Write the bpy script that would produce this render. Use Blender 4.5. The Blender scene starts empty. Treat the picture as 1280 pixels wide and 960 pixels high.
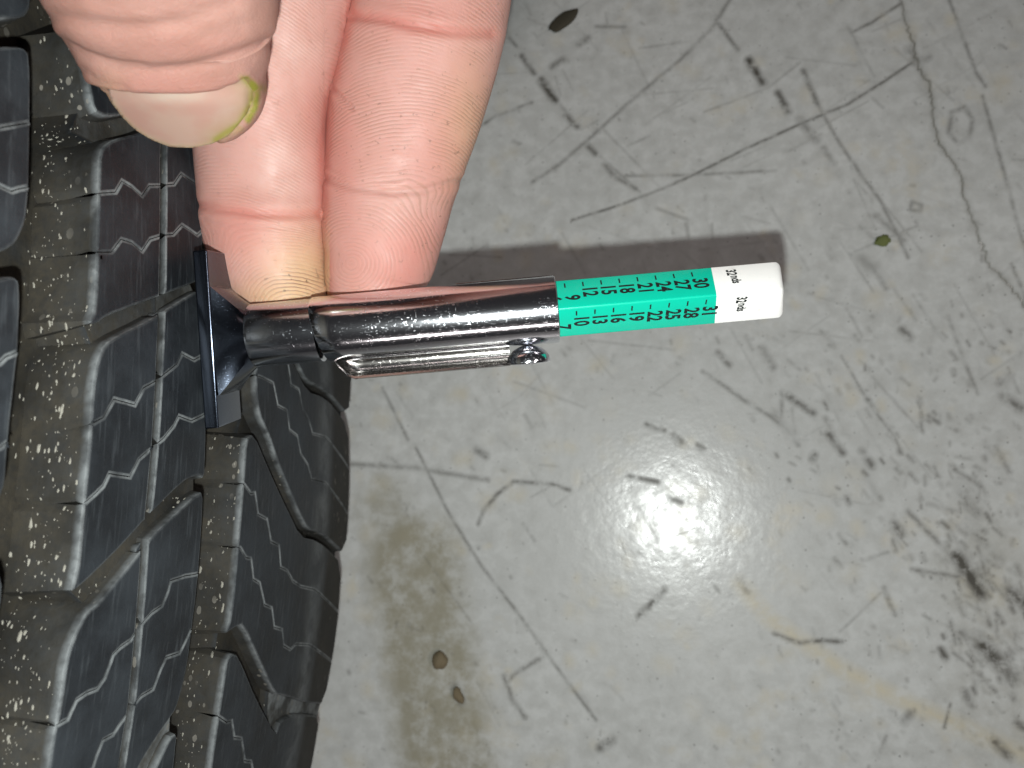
import bpy, bmesh, math, random
import numpy as np
from mathutils import Vector, Matrix
from mathutils.geometry import delaunay_2d_cdt
from mathutils.bvhtree import BVHTree

rng = np.random.default_rng(7)
random.seed(7)
S = bpy.context.scene
COL = S.collection
MM = 0.001

# ------------------------------------------------------------------ camera
FPX = 970.0                      # focal length in pixels of the 1280 wide photograph
HCAM = 184.0                     # camera height above the floor, mm
def ray(px, py):
    return np.array([(px - 640.0) / FPX, (480.0 - py) / FPX, -1.0])
_n = -ray(845.3, 620.5); _n /= np.linalg.norm(_n)          # floor normal in camera axes
_x = np.array([1.0, 0, 0]) - _n * _n[0]; _x /= np.linalg.norm(_x)
_y = np.cross(_n, _x)
B = np.array([_x, _y, _n])                                  # world = B @ cam
CAM = np.array([0, 0, HCAM])
def c2w(v):                      # camera-axes mm -> world mm
    return CAM + np.asarray(v) @ B.T
def P(px, py, d):                # photograph ray at depth d (mm) -> camera-axes mm
    return ray(px, py) * d
def floor_pt(px, py):
    d = B @ ray(px, py)
    t = -HCAM / d[2]
    return d[0] * t, d[1] * t

cam = bpy.data.cameras.new("camera")
cam.sensor_width = 36.0
cam.lens = 36.0 * FPX / 1280.0
cam.clip_start = 0.002; cam.clip_end = 50
cam.dof.use_dof = True
cam.dof.focus_distance = 0.104
cam.dof.aperture_fstop = 36
camo = bpy.data.objects.new("camera", cam); COL.objects.link(camo)
m4 = Matrix.Identity(4)
for i in range(3):
    for j in range(3):
        m4[i][j] = B[i, j]
m4.translation = Vector(CAM * MM)
camo.matrix_world = m4
S.camera = camo

# ------------------------------------------------------------------ light
w = bpy.data.worlds.new("World"); S.world = w; w.use_nodes = True
bg = w.node_tree.nodes["Background"]
bg.inputs[0].default_value = (0.022, 0.021, 0.022, 1); bg.inputs[1].default_value = 1.0

def lamp(name, kind, loc, power, color, **kw):
    l = bpy.data.lights.new(name, kind); l.energy = power; l.color = color
    for k, v in kw.items(): setattr(l, k, v)
    o = bpy.data.objects.new(name, l); COL.objects.link(o)
    o.location = loc
    return o
# the phone's flash, one centimetre beside the lens
fl = lamp("phone_flash", 'POINT', c2w((-1.6, -10.2, 2.0)) * MM, 0.74, (0.955, 1.0, 0.965), shadow_soft_size=0.0012)
# two ceiling fixtures of the workshop
for loc, rot, e in (((1.9, -0.3, 2.4), 0.25, 17.0), ((0.5, -5.0, 2.35), -0.5, 22.0)):
    a = lamp("ceiling_lamp", 'AREA', loc, e, (1.0, 0.90, 0.86), shape='RECTANGLE', size=1.2, size_y=0.25)
    dirv = Vector((0, 0, 0.1)) - Vector(loc)
    a.rotation_euler = dirv.to_track_quat('-Z', 'Y').to_euler()
S.view_settings.view_transform = 'Standard'
S.view_settings.look = 'None'
S.view_settings.exposure = 0.15
S.view_settings.gamma = 1.0
S.render.engine = 'CYCLES'
S.cycles.max_bounces = 8

# ------------------------------------------------------------------ helpers
def mesh_obj(name, verts, faces, mat, parent=None, smooth=True, sharp=None, attrs=None):
    """verts in world mm."""
    me = bpy.data.meshes.new(name)
    me.from_pydata([tuple(v) for v in (np.asarray(verts) * MM)], [], [tuple(f) for f in faces])
    if attrs:
        for k, a in attrs.items():
            at = me.attributes.new(k, 'FLOAT', 'POINT'); at.data.foreach_set('value', np.asarray(a, dtype=np.float32))
    if smooth: me.shade_smooth()
    if sharp is not None: me.set_sharp_from_angle(angle=math.radians(sharp))
    if mat: me.materials.append(mat)
    o = bpy.data.objects.new(name, me); COL.objects.link(o)
    if parent is not None: par(o, parent)
    me.update()
    return o
def par(o, parent):
    o.parent = parent
    o.matrix_parent_inverse = parent_world(parent).inverted()
def parent_world(p):
    mm = Matrix.Translation(p.location) @ p.rotation_euler.to_matrix().to_4x4()
    if p.parent is not None: mm = parent_world(p.parent) @ p.matrix_parent_inverse @ mm if False else mm
    return mm
def empty(name, loc_mm, label, cat, group=None):
    o = bpy.data.objects.new(name, None); COL.objects.link(o)
    o.empty_display_size = 0.01
    o.location = Vector(np.asarray(loc_mm) * MM); tag(o, label, cat, group)
    return o
def tag(o, label, cat, group=None):
    o['label'] = label; o['category'] = cat
    if group: o['group'] = group

class NT:
    def __init__(s, name):
        s.m = bpy.data.materials.new(name); s.m.use_nodes = True
        s.t = s.m.node_tree; s.n = s.t.nodes
        s.b = s.n["Principled BSDF"]
    def add(s, typ, **kw):
        n = s.n.new(typ)
        for k, v in kw.items(): setattr(n, k, v)
        return n
    def link(s, a, b): s.t.links.new(a, b)
    def val(s, sock, v):
        if isinstance(v, (int, float, tuple, list)):
            if isinstance(v, (tuple, list)) and len(v) == 3 and sock.type == 'RGBA': v = (*v, 1)
            sock.default_value = v
        else: s.link(v, sock)
    def math(s, op, a, b=None, c=None, clamp=False):
        n = s.add('ShaderNodeMath', operation=op); n.use_clamp = clamp
        s.val(n.inputs[0], a)
        if b is not None: s.val(n.inputs[1], b)
        if c is not None: s.val(n.inputs[2], c)
        return n.outputs[0]
    def mix(s, f, a, b, mode='MIX'):
        n = s.add('ShaderNodeMix', data_type='RGBA', blend_type=mode); n.clamp_factor = True
        s.val(n.inputs[0], f); s.val(n.inputs[6], a); s.val(n.inputs[7], b)
        return n.outputs[2]
    def ramp(s, v, lo, hi, a=0.0, b=1.0):
        n = s.add('ShaderNodeMapRange'); n.clamp = True; n.interpolation_type = 'SMOOTHSTEP'
        s.val(n.inputs[0], v); s.val(n.inputs[1], lo); s.val(n.inputs[2], hi); s.val(n.inputs[3], a); s.val(n.inputs[4], b)
        return n.outputs[0]
    def obj(s, scale=(1, 1, 1), rot=(0, 0, 0)):
        g = s.add('ShaderNodeNewGeometry')
        m = s.add('ShaderNodeMapping'); m.inputs['Scale'].default_value = scale; m.inputs['Rotation'].default_value = rot
        s.link(g.outputs['Position'], m.inputs['Vector'])
        return m.outputs[0]
    def noise(s, vec, scale, detail=3, rough=0.5, dist=0.0):
        n = s.add('ShaderNodeTexNoise'); s.link(vec, n.inputs['Vector'])
        n.inputs['Scale'].default_value = scale; n.inputs['Detail'].default_value = detail
        n.inputs['Roughness'].default_value = rough; n.inputs['Distortion'].default_value = dist
        return n.outputs['Fac']
    def voro(s, vec, scale, feature='F1', rand=1.0):
        n = s.add('ShaderNodeTexVoronoi', feature=feature); s.link(vec, n.inputs['Vector'])
        n.inputs['Scale'].default_value = scale; n.inputs['Randomness'].default_value = rand
        return n
    def attr(s, name):
        a = s.add('ShaderNodeAttribute'); a.attribute_name = name
        return a.outputs['Fac']
    def bump(s, h, dist, strength=1.0, normal=None):
        n = s.add('ShaderNodeBump'); s.val(n.inputs['Height'], h)
        n.inputs['Distance'].default_value = dist; n.inputs['Strength'].default_value = strength
        if normal is not None: s.link(normal, n.inputs['Normal'])
        return n.outputs[0]
    def set(s, **kw):
        for k, v in kw.items(): s.val(s.b.inputs[k.replace('_', ' ')], v)
        return s.m

# ------------------------------------------------------------------ materials
def mat_rubber():
    t = NT("tyre_rubber"); v = t.obj()
    dirt, edge = t.attr('dirt'), t.attr('edge')
    n1 = t.noise(v, 90, 5, 0.6); n2 = t.noise(v, 900, 4, 0.65)
    streak = t.noise(t.obj(scale=(1.0, 0.12, 1.6)), 1100, 3, 0.6)      # rubbed along the running direction
    base = t.mix(t.ramp(n1, 0.35, 0.7), (0.011, 0.0128, 0.0155), (0.028, 0.033, 0.039))
    base = t.mix(t.math('MULTIPLY', t.ramp(streak, 0.52, 0.72), 0.55), base, (0.050, 0.057, 0.064))
    dcol = t.mix(t.ramp(n1, 0.3, 0.7), (0.012, 0.011, 0.0088), (0.041, 0.0355, 0.026))
    dcol = t.mix(t.ramp(n2, 0.35, 0.75, 0, 0.6), dcol, (0.014, 0.0145, 0.015))
    dm = t.math('MULTIPLY', dirt, t.ramp(t.noise(v, 160, 4, 0.6), 0.18, 0.5, 0.6, 1.0))
    c = t.mix(dm, base, dcol)
    # pale abraded rims
    em = t.math('MULTIPLY', edge, t.ramp(t.noise(v, 170, 3, 0.6), 0.34, 0.60, 0.20, 1.15))
    em = t.math('MULTIPLY', em, t.ramp(n2, 0.25, 0.6, 0.45, 1.0), clamp=True)
    c = t.mix(em, c, (0.160, 0.172, 0.178))
    vo = t.voro(t.obj(scale=(1, 0.62, 1)), 1000)
    cell = t.add('ShaderNodeSeparateColor'); t.link(vo.outputs['Color'], cell.inputs[0])
    sp = t.math('MULTIPLY', t.math('LESS_THAN', vo.outputs['Distance'], t.math('MULTIPLY', cell.outputs[1], 0.42)), t.ramp(cell.outputs[0], 0.72, 0.74))
    sp = t.math('MULTIPLY', sp, t.math('MULTIPLY', t.ramp(t.noise(v, 75, 2, 0.5), 0.40, 0.62), t.ramp(dirt, 0.25, 0.6)))
    c = t.mix(t.math('MULTIPLY', sp, 0.8), c, (0.17, 0.16, 0.14))
    h = t.math('ADD', t.math('MULTIPLY', n2, 0.8), t.math('ADD', t.math('MULTIPLY', streak, 0.35), t.math('MULTIPLY', sp, 0.8)))
    nr = t.bump(h, 0.00022, 0.55)
    rough = t.mix(dm, (0.50,) * 3, (0.9,) * 3)
    return t.set(Base_Color=c, Roughness=t.math('ADD', t.ramp(n1, 0.2, 0.8, 0.48, 0.66), t.math('MULTIPLY', dm, 0.25)), Normal=nr, Specular_IOR_Level=0.22)
def mat_floor():
    t = NT("painted_concrete"); v = t.obj()
    mark, tan, stain, crack = (t.attr(k) for k in ('mark', 'tan', 'stain', 'crack'))
    n1 = t.noise(v, 14, 4, 0.55); n2 = t.noise(v, 260, 5, 0.65); n3 = t.noise(v, 900, 3, 0.6)
    n4 = t.noise(v, 60, 4, 0.6)
    c = t.mix(t.ramp(n1, 0.3, 0.7), (0.485, 0.495, 0.49), (0.545, 0.555, 0.55))
    c = t.mix(t.ramp(n2, 0.3, 0.75, 0, 0.62), c, (0.335, 0.338, 0.325))
    c = t.mix(t.math('MULTIPLY', t.ramp(n4, 0.56, 0.72), t.ramp(n2, 0.35, 0.6, 0.1, 0.4)), c, (0.56, 0.51, 0.40))
    # dark pin-prick specks of all sizes
    for sc, thr, size in ((430, 0.80, 0.26), (200, 0.84, 0.18), (95, 0.90, 0.12)):
        vo = t.voro(v, sc); vo.voronoi_dimensions = '2D'; cell = t.add('ShaderNodeSeparateColor'); t.link(vo.outputs['Color'], cell.inputs[0])
        k = t.math('MULTIPLY', t.ramp(cell.outputs[0], thr, thr + .02), t.ramp(t.math('ADD', vo.outputs['Distance'], t.math('MULTIPLY', n3, 0.22)), size, size * .45))
        c = t.mix(t.math('MULTIPLY', k, t.math('MULTIPLY', cell.outputs[1], 0.60)), c, (0.10, 0.098, 0.09))
    c = t.mix(t.math('MULTIPLY', tan, t.ramp(n2, 0.25, 0.6, 0.25, 1.0)), c, (0.52, 0.475, 0.365))
    sm = t.math('MULTIPLY', stain, t.ramp(t.noise(v, 130, 5, 0.65), 0.28, 0.62, 0.25, 1.0))
    c = t.mix(sm, c, (0.215, 0.195, 0.13))
    mk = t.math('MULTIPLY', mark, t.math('MULTIPLY', t.ramp(t.noise(v, 420, 4, 0.65), 0.30, 0.58, 0.42, 1.15), t.ramp(t.noise(v, 110, 3, 0.6), 0.30, 0.55, 0.50, 1.2)), clamp=True)
    c = t.mix(mk, c, (0.060, 0.056, 0.046))
    c = t.mix(t.math('MULTIPLY', crack, t.ramp(n4, .3, .6, .6, 1.0)), c, (0.075, 0.070, 0.045))
    h = t.math('SUBTRACT', t.math('ADD', t.math('MULTIPLY', n2, 1.0), t.math('MULTIPLY', t.noise(v, 75, 4, .6), 1.2)), t.math('MULTIPLY', mk, 0.3))
    nr = t.bump(h, 0.0005, 0.19)
    rough = t.math('ADD', t.ramp(n2, 0.3, 0.7, 0.16, 0.33), t.math('MULTIPLY', t.math('MAXIMUM', mk, sm), 0.35))
    return t.set(Base_Color=c, Roughness=rough, Normal=nr, Specular_IOR_Level=0.40)
def mat_chrome(name, base, rough, scratch=1.0):
    t = NT(name); v = t.obj()
    sc = t.noise(t.obj(scale=(0.30, 1.0, 1.0), rot=(0, 0, 0.9)), 4600, 2, 0.6)
    sc2 = t.noise(t.obj(scale=(1.0, 0.22, 1.0), rot=(0, 0, -0.25)), 4200, 2, 0.6)
    sc3 = t.noise(t.obj(scale=(0.10, 1.0, 1.0), rot=(0, 0, 0.1)), 5200, 2, 0.6)
    k = t.math('MAXIMUM', t.math('MAXIMUM', t.ramp(sc, 0.63, 0.72), t.ramp(sc2, 0.64, 0.73)), t.math('MULTIPLY', t.ramp(sc3, 0.60, 0.70), 0.5))
    k = t.math('MULTIPLY', k, t.ramp(t.noise(v, 150, 3, .6), 0.32, 0.62, 0.10, 1.0))
    k = t.math('MULTIPLY', k, scratch)
    n = t.bump(t.math('ADD', t.math('MULTIPLY', t.noise(v, 420, 3, .6), 0.25), t.math('MULTIPLY', k, -0.5)), 0.00003, 0.30)
    return t.set(Base_Color=base, Metallic=1.0, Roughness=t.math('ADD', rough, t.math('MULTIPLY', k, 0.22)), Normal=n)
def mat_plain(name, col, rough, spec=0.5, bumpk=0.0):
    t = NT(name)
    n = t.noise(t.obj(), 700, 3, 0.6)
    c = t.mix(t.ramp(n, 0.3, 0.75, 0, 0.10), col, tuple(x * 0.7 for x in col))
    if bumpk: t.link(t.bump(n, 0.0001, bumpk), t.b.inputs['Normal'])
    return t.set(Base_Color=c, Roughness=rough, Specular_IOR_Level=spec)
def mat_white_plastic():
    t = NT("white_plastic"); v = t.obj()
    n = t.noise(v, 330, 4, 0.6); d = t.attr('dirt')
    g = t.math('MULTIPLY', t.ramp(n, 0.56, 0.72), d, clamp=True)
    c = t.mix(g, (0.89, 0.885, 0.87), (0.36, 0.33, 0.25))
    return t.set(Base_Color=c, Roughness=0.38, Normal=t.bump(n, 0.00008, 0.3))
def mat_skin():
    t = NT("skin"); v = t.obj()
    red, yel, grn, dirt, ph, rk, tnd = (t.attr(k) for k in ('red', 'yellow', 'green', 'dirt', 'phase', 'ridge', 'tanned'))
    n1 = t.noise(v, 160, 4, 0.6); n2 = t.noise(v, 1500, 3, 0.6); n3 = t.noise(v, 480, 4, 0.65)
    c = t.mix(t.ramp(n1, 0.3, 0.7), (0.475, 0.262, 0.222), (0.525, 0.325, 0.285))
    c = t.mix(tnd, c, t.mix(t.ramp(n1, 0.3, 0.7), (0.325, 0.175, 0.140), (0.375, 0.222, 0.186)))
    c = t.mix(t.math('MULTIPLY', red, t.ramp(n1, 0.2, 0.7, 0.5, 1.0)), c, t.mix(tnd, (0.46, 0.175, 0.145), (0.35, 0.150, 0.122)))
    c = t.mix(t.math('MULTIPLY', yel, 0.62), c, (0.54, 0.385, 0.195))
    c = t.mix(t.math('MULTIPLY', grn, t.ramp(n3, 0.3, 0.55, 0.4, 1.0)), c, (0.20, 0.195, 0.025))
    wob = t.math('MULTIPLY', t.math('SUBTRACT', t.noise(v, 260, 4, .6), 0.5), 8.0)
    wob = t.math('ADD', wob, t.math('MULTIPLY', t.math('SUBTRACT', t.noise(v, 70, 2, .5), 0.5), 26.0))
    rid = t.math('SINE', t.math('ADD', t.math('MULTIPLY', ph, 2 * math.pi / 0.50), wob))
    rid = t.math('MULTIPLY', rid, t.math('MULTIPLY', rk, t.ramp(t.noise(v, 210, 3, 0.6), 0.34, 0.62, 0.15, 1.0)))
    valley = t.math('MULTIPLY', t.ramp(rid, -0.1, -0.9), rk)
    c = t.mix(t.math('MULTIPLY', valley, t.math('ADD', 0.03, t.math('MULTIPLY', dirt, 0.70))), c, (0.24, 0.135, 0.085))
    speck = t.math('MULTIPLY', t.ramp(t.noise(v, 1250, 2, 0.5), 0.66, 0.72), t.math('ADD', dirt, 0.06), clamp=True)
    c = t.mix(t.math('MULTIPLY', speck, 0.75), c, (0.12, 0.075, 0.05))
    h = t.math('ADD', t.math('MULTIPLY', rid, 0.20), t.math('ADD', t.math('MULTIPLY', n2, 0.55), t.math('MULTIPLY', n3, 0.9)))
    vo = t.voro(t.obj(scale=(1, 1.5, 1.2)), 1500, 'DISTANCE_TO_EDGE')
    vo2 = t.noise(t.obj(scale=(0.45, 1.6, 1.6), rot=(0, 0, -.1)), 900, 4, 0.65)
    tex = t.math('MULTIPLY', tnd, t.math('ADD', t.math('MULTIPLY', t.ramp(vo.outputs['Distance'], 0, .16), 0.22), t.math('MULTIPLY', vo2, 0.9)))
    h = t.math('ADD', h, tex)
    nr = t.bump(h, 0.00012, 0.55)
    t.b.subsurface_method = 'RANDOM_WALK'
    return t.set(Base_Color=c, Roughness=t.ramp(n3, 0.3, 0.7, 0.46, 0.62), Normal=nr, Specular_IOR_Level=0.36,
                 Subsurface_Weight=0.30, Subsurface_Radius=(1.0, 0.36, 0.22), Subsurface_Scale=0.0014)
def mat_nail():
    t = NT("fingernail"); v = t.obj()
    grn, lun, rim = t.attr('green'), t.attr('lunula'), t.attr('rim')
    n1 = t.noise(v, 220, 3, 0.55)
    c = t.mix(t.ramp(n1, 0.35, 0.65), (0.43, 0.285, 0.23), (0.42, 0.245, 0.20))
    c = t.mix(t.math('MULTIPLY', lun, 0.65), c, (0.46, 0.385, 0.32))
    c = t.mix(t.math('MULTIPLY', rim, 0.7), c, (0.42, 0.32, 0.20))
    c = t.mix(t.math('MULTIPLY', grn, t.ramp(n1, 0.2, 0.55, 0.6, 1.0)), c, (0.27, 0.235, 0.06))
    nr = t.bump(t.noise(t.obj(scale=(1, .25, .25)), 700, 2, .5), 0.00006, 0.35)
    t.b.subsurface_method = 'RANDOM_WALK'
    return t.set(Base_Color=c, Roughness=0.36, Normal=nr, Specular_IOR_Level=0.4, Subsurface_Weight=0.2,
                 Subsurface_Radius=(1, .4, .25), Subsurface_Scale=0.001)

M_RUB, M_FLOOR, M_SKIN, M_NAIL = mat_rubber(), mat_floor(), mat_skin(), mat_nail()
M_CHROME = mat_chrome("chrome_sleeve", (0.74, 0.755, 0.80), 0.12, 1.0)
M_TUBE = mat_chrome("tube_chrome", (0.56, 0.59, 0.64), 0.15, 0.8)
M_CLIP = mat_chrome("clip_steel", (0.36, 0.345, 0.33), 0.20, 1.0)
M_STEEL = mat_chrome("dark_steel", (0.075, 0.09, 0.12), 0.18, 0.5)
M_GREEN = mat_plain("green_plastic", (0.003, 0.49, 0.335), 0.22, 0.55, 0.12)
M_WHITE = mat_white_plastic()
M_INK = mat_plain("black_ink", (0.012, 0.016, 0.016), 0.5, 0.3)
M_CHIP = mat_plain("brown_grit", (0.15, 0.12, 0.075), 0.85, 0.3, 0.6)
M_DARKCHIP = mat_plain("dark_grit", (0.045, 0.04, 0.028), 0.85, 0.3, 0.6)
M_GRIT = mat_plain("pale_grit", (0.235, 0.225, 0.195), 0.9, 0.2)
M_LEAF = mat_plain("green_scrap", (0.115, 0.135, 0.045), 0.8, 0.3, 0.6)

# ------------------------------------------------------------------ floor
def resample(poly, step, closed=True):
    out = []; n = len(poly)
    for i in range(n if closed else n - 1):
        a, b = np.array(poly[i]), np.array(poly[(i + 1) % n])
        k = max(1, int(np.ceil(np.linalg.norm(b - a) / step)))
        for j in range(k): out.append(tuple(a + (b - a) * j / k))
    if not closed: out.append(tuple(poly[-1]))
    return out
def seg_dist(px, py, ax, ay, bx, by):
    dx, dy = bx - ax, by - ay
    t = np.clip(((px - ax) * dx + (py - ay) * dy) / (dx * dx + dy * dy + 1e-9), 0, 1)
    return np.hypot(px - ax - t * dx, py - ay - t * dy)
def build_floor():
    cs = np.array([floor_pt(*q) for q in ((330, -20), (1300, -20), (1300, 980), (330, 980))])
    x0, y0 = cs.min(0) - 2; x1, y1 = cs.max(0) + 2
    st = 0.34
    nx, ny = int((x1 - x0) / st) + 1, int((y1 - y0) / st) + 1
    xs, ys = np.linspace(x0, x1, nx), np.linspace(y0, y1, ny)
    X, Y = np.meshgrid(xs, ys)
    A = {k: np.zeros_like(X) for k in ('mark', 'tan', 'stain', 'crack')}
    K = 0.19                                                   # mm per pixel on the floor
    def line(kind, pts, wpx, s, fade=0.85):
        q = np.array([floor_pt(*p) for p in pts]); r = wpx * K / 2
        pad = r * 3 + 1
        i0, i1 = np.searchsorted(xs, [q[:, 0].min() - pad, q[:, 0].max() + pad])
        j0, j1 = np.searchsorted(ys, [q[:, 1].min() - pad, q[:, 1].max() + pad])
        if i1 <= i0 or j1 <= j0: return
        sx, sy = X[j0:j1, i0:i1], Y[j0:j1, i0:i1]
        d = np.full(sx.shape, 1e9)
        for a, b in zip(q[:-1], q[1:]): d = np.minimum(d, seg_dist(sx, sy, *a, *b))
        v = s * np.clip((r * (1 + fade) - d) / (2 * r * fade + 1e-6), 0, 1)
        A[kind][j0:j1, i0:i1] = np.maximum(A[kind][j0:j1, i0:i1], v)
    L = line
    def wander(pts, amp):
        q = np.array(resample(pts, 5, False)); return [tuple(v) for v in q + rng.normal(0, amp, q.shape)]
    for wd_, st_ in ((2.4, .8), (6.5, .22)): L('crack', wander([(1120, -20), (1135, 30), (1142, 55), (1145, 75), (1152, 92), (1162, 105), (1165, 130), (1167, 155), (1175, 180), (1190, 200), (1199, 215), (1205, 235), (1210, 262), (1222, 290), (1229, 312), (1238, 333), (1250, 345), (1262, 357), (1285, 385)], 1.5), wd_, st_)
    L('mark', [(1136, 62), (1146, 78), (1160, 72)], 9, .5)
    L('mark', [(715, 275), (770, 258), (830, 235), (870, 217), (930, 187), (1000, 155), (1060, 130), (1100, 105), (1145, 75)], 3.6, .60)
    L('mark', [(1065, 40), (1090, 28), (1125, 5)], 4, .5)
    L('mark', [(665, 228), (700, 205), (740, 170), (790, 125), (850, 75), (890, 35), (915, -5)], 5, .42)
    L('mark', [(560, 172), (600, 158), (620, 145), (665, 128)], 4, .5)
    for a, b, wd, s in (((632, 40), (645, 58), 5, .5), ((652, 70), (668, 92), 7, .6), ((676, 100), (694, 126), 9, .75), ((700, 130), (715, 150), 4, .3), ((708, 145), (722, 158), 8, .6),
                        ((735, 183), (744, 192), 7, .6), ((756, 205), (766, 218), 7, .55), ((770, 222), (795, 236), 5, .5), ((895, 25), (922, 62), 5, .5),
                        ((936, 75), (954, 104), 9, .75), ((972, 116), (986, 140), 8, .7), ((1004, 88), (1022, 130), 6, .5), ((1000, 150), (1020, 175), 9, .4), ((1030, 185), (1042, 205), 6, .45),
                        ((750, 195), (800, 240), 3, .4), ((690, 83), (704, 74), 8, .5), ((724, 55), (735, 48), 8, .5), ((745, 33), (780, 34), 5, .35)):
        L('mark', [a, b], wd, s)
    L('mark', [(1022, 130), (1050, 180), (1072, 212), (1100, 250), (1120, 290), (1135, 322)], 4, .42)
    L('mark', [(1095, 270), (1130, 300)], 7, .35)
    L('mark', [(775, 220), (850, 219), (900, 217), (970, 213)], 4, .38)
    L('mark', [(880, 140), (960, 110), (1000, 78)], 3, .25)
    L('mark', [(1185, -5), (1205, 50), (1220, 90), (1232, 108)], 4, .42)
    L('mark', [(1228, 120), (1245, 180), (1262, 240), (1275, 290), (1285, 325)], 4, .42)
    L('mark', [(1190, 140), (1206, 134), (1216, 150), (1212, 172), (1198, 180), (1186, 166), (1190, 140)], 5, .38)
    L('mark', [(1140, 252), (1152, 256), (1150, 264), (1138, 262), (1140, 252)], 4, .4)
    L('mark', [(1075, 322), (1092, 335)], 12, .25); L('mark', [(1088, 330), (1108, 360)], 6, .3)
    L('mark', [(800, 60), (860, 52)], 3, .25); L('mark', [(820, 260), (860, 275)], 4, .3); L('mark', [(785, 182), (812, 170)], 3, .3)
    # lower half
    L('mark', [(598, 655), (603, 640), (622, 617), (642, 602), (690, 605), (712, 613)], 5, .62)
    L('mark', [(520, 560), (560, 640), (600, 705), (650, 770), (700, 840), (745, 900)], 4, .50)
    L('mark', [(478, 485), (510, 550)], 4, .45)
    L('mark', [(440, 580), (470, 582), (520, 585), (560, 592), (610, 600)], 6, .40)
    L('mark', [(799, 770), (830, 738)], 8, .75)
    L('mark', [(634, 852), (650, 838), (674, 824)], 5, .50); L('mark', [(630, 845), (640, 875), (656, 896)], 6, .6)
    L('tan', [(925, 730), (960, 772), (1000, 800), (1050, 835), (1120, 872), (1200, 908), (1290, 948)], 15, .8, .95)
    L('mark', [(925, 726), (935, 740)], 9, .4)
    L('mark', [(968, 792), (1000, 804), (1020, 801), (1052, 802)], 5, .65); L('mark', [(1050, 790), (1100, 742)], 3, .35)
    L('mark', [(878, 464), (905, 482), (930, 500), (960, 518), (982, 535), (998, 556)], 5, .50); L('mark', [(968, 518), (992, 545)], 11, .35)
    L('mark', [(1052, 445), (1090, 510), (1118, 545), (1128, 568)], 3, .45); L('mark', [(1185, 395), (1205, 450), (1222, 492)], 4, .38)
    for a, b, wd, s in (((984, 494), (1016, 516), 8, .65), ((953, 436), (966, 458), 9, .75), ((897, 440), (912, 456), 7, .55), ((1036, 542), (1053, 566), 8, .7), ((1078, 564), (1090, 582), 8, .6),
                        ((1128, 412), (1138, 422), 8, .7), ((1018, 568), (1016, 574), 8, .6), ((1118, 655), (1128, 668), 9, .65), ((1135, 640), (1195, 700), 6, .5), ((1196, 695), (1226, 742), 13, .85),
                        ((1140, 712), (1205, 722), 5, .5), ((1222, 800), (1266, 845), 15, .8), ((1200, 790), (1240, 815), 9, .5), ((1262, 740), (1290, 760), 14, .7), ((1210, 660), (1250, 700), 10, .25),
                        ((1255, 495), (1275, 510), 10, .6), ((1200, 610), (1220, 640), 14, .35), ((1206, 865), (1214, 880), 8, .7), ((1176, 812), (1182, 822), 7, .7), ((1080, 700), (1110, 690), 4, .3),
                        ((1138, 892), (1130, 902), 8, .5), ((1244, 928), (1262, 946), 9, .7), ((1272, 905), (1285, 912), 8, .6), ((1180, 910), (1188, 880), 3, .5), ((1100, 940), (1108, 920), 4, .4),
                        ((1245, 560), (1262, 590), 6, .5), ((1250, 480), (1262, 470), 8, .55), ((785, 595), (822, 602), 6, .6), ((836, 622), (852, 628), 5, .45), ((808, 530), (830, 538), 6, .65),
                        ((842, 545), (852, 552), 9, .55), ((872, 556), (880, 560), 6, .5), ((595, 562), (608, 570), 8, .6), ((654, 655), (668, 676), 4, .3), ((750, 935), (765, 925), 9, .6), ((568, 860), (576, 876), 10, .6),
                        ((1265, 330), (1285, 380), 4, .4), ((985, 450), (1000, 462), 4, .3), ((1105, 735), (1118, 768), 5, .5), ((1160, 630), (1200, 640), 5, .3)):
        L('mark', [a, b], wd, s)
    # stain beside the tyre
    q = np.array([floor_pt(515, 700), floor_pt(560, 960)])
    d = seg_dist(X, Y, *q[0], *q[1])
    A['stain'] = np.maximum(A['stain'], 0.80 * np.clip((15 - d) / 7, 0, 1))
    a = floor_pt(480, 640); d = np.hypot(X - a[0], (Y - a[1]) * .8); A['stain'] = np.maximum(A['stain'], 0.5 * np.clip((10 - d) / 7, 0, 1))
    a = floor_pt(1230, 720); d = np.hypot(X - a[0], (Y - a[1]) * .7); A['stain'] = np.maximum(A['stain'], 0.30 * np.clip((13 - d) / 12, 0, 1))
    a = floor_pt(1245, 900); d = np.hypot(X - a[0], Y - a[1]); A['stain'] = np.maximum(A['stain'], 0.18 * np.clip((16 - d) / 12, 0, 1))
    # countless smaller flecks, denser towards the lower right, lying the way the sweeper went
    for i in range(620):
        if i % 3: px, py = rng.uniform(420, 1290), rng.uniform(-10, 970)
        else: px, py = 1290 - abs(rng.normal(0, 190)), rng.uniform(380, 970)
        ln = rng.exponential(5) + 1; an = rng.normal(0.95, 0.45)
        L('mark', [(px, py), (px + ln * math.cos(an), py + ln * math.sin(an))], rng.uniform(2, 4.5), rng.uniform(.08, .36), .95)
    for cx_, cy_, sx_, sy_, n_ in ((1215, 700, 26, 38, 70), (1240, 825, 28, 24, 60), (1268, 750, 20, 14, 25), (1205, 625, 20, 26, 26), (1050, 540, 60, 70, 46), (1215, 500, 50, 60, 34), (1160, 660, 60, 50, 40)):
        for _ in range(n_):
            px, py = rng.normal(cx_, sx_), rng.normal(cy_, sy_); ln = rng.exponential(7) + 2; an = rng.normal(0.95, 0.35)
            L('mark', [(px, py), (px + ln * math.cos(an), py + ln * math.sin(an))], rng.uniform(2.5, 6), rng.uniform(.15, .6), .9)
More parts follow.
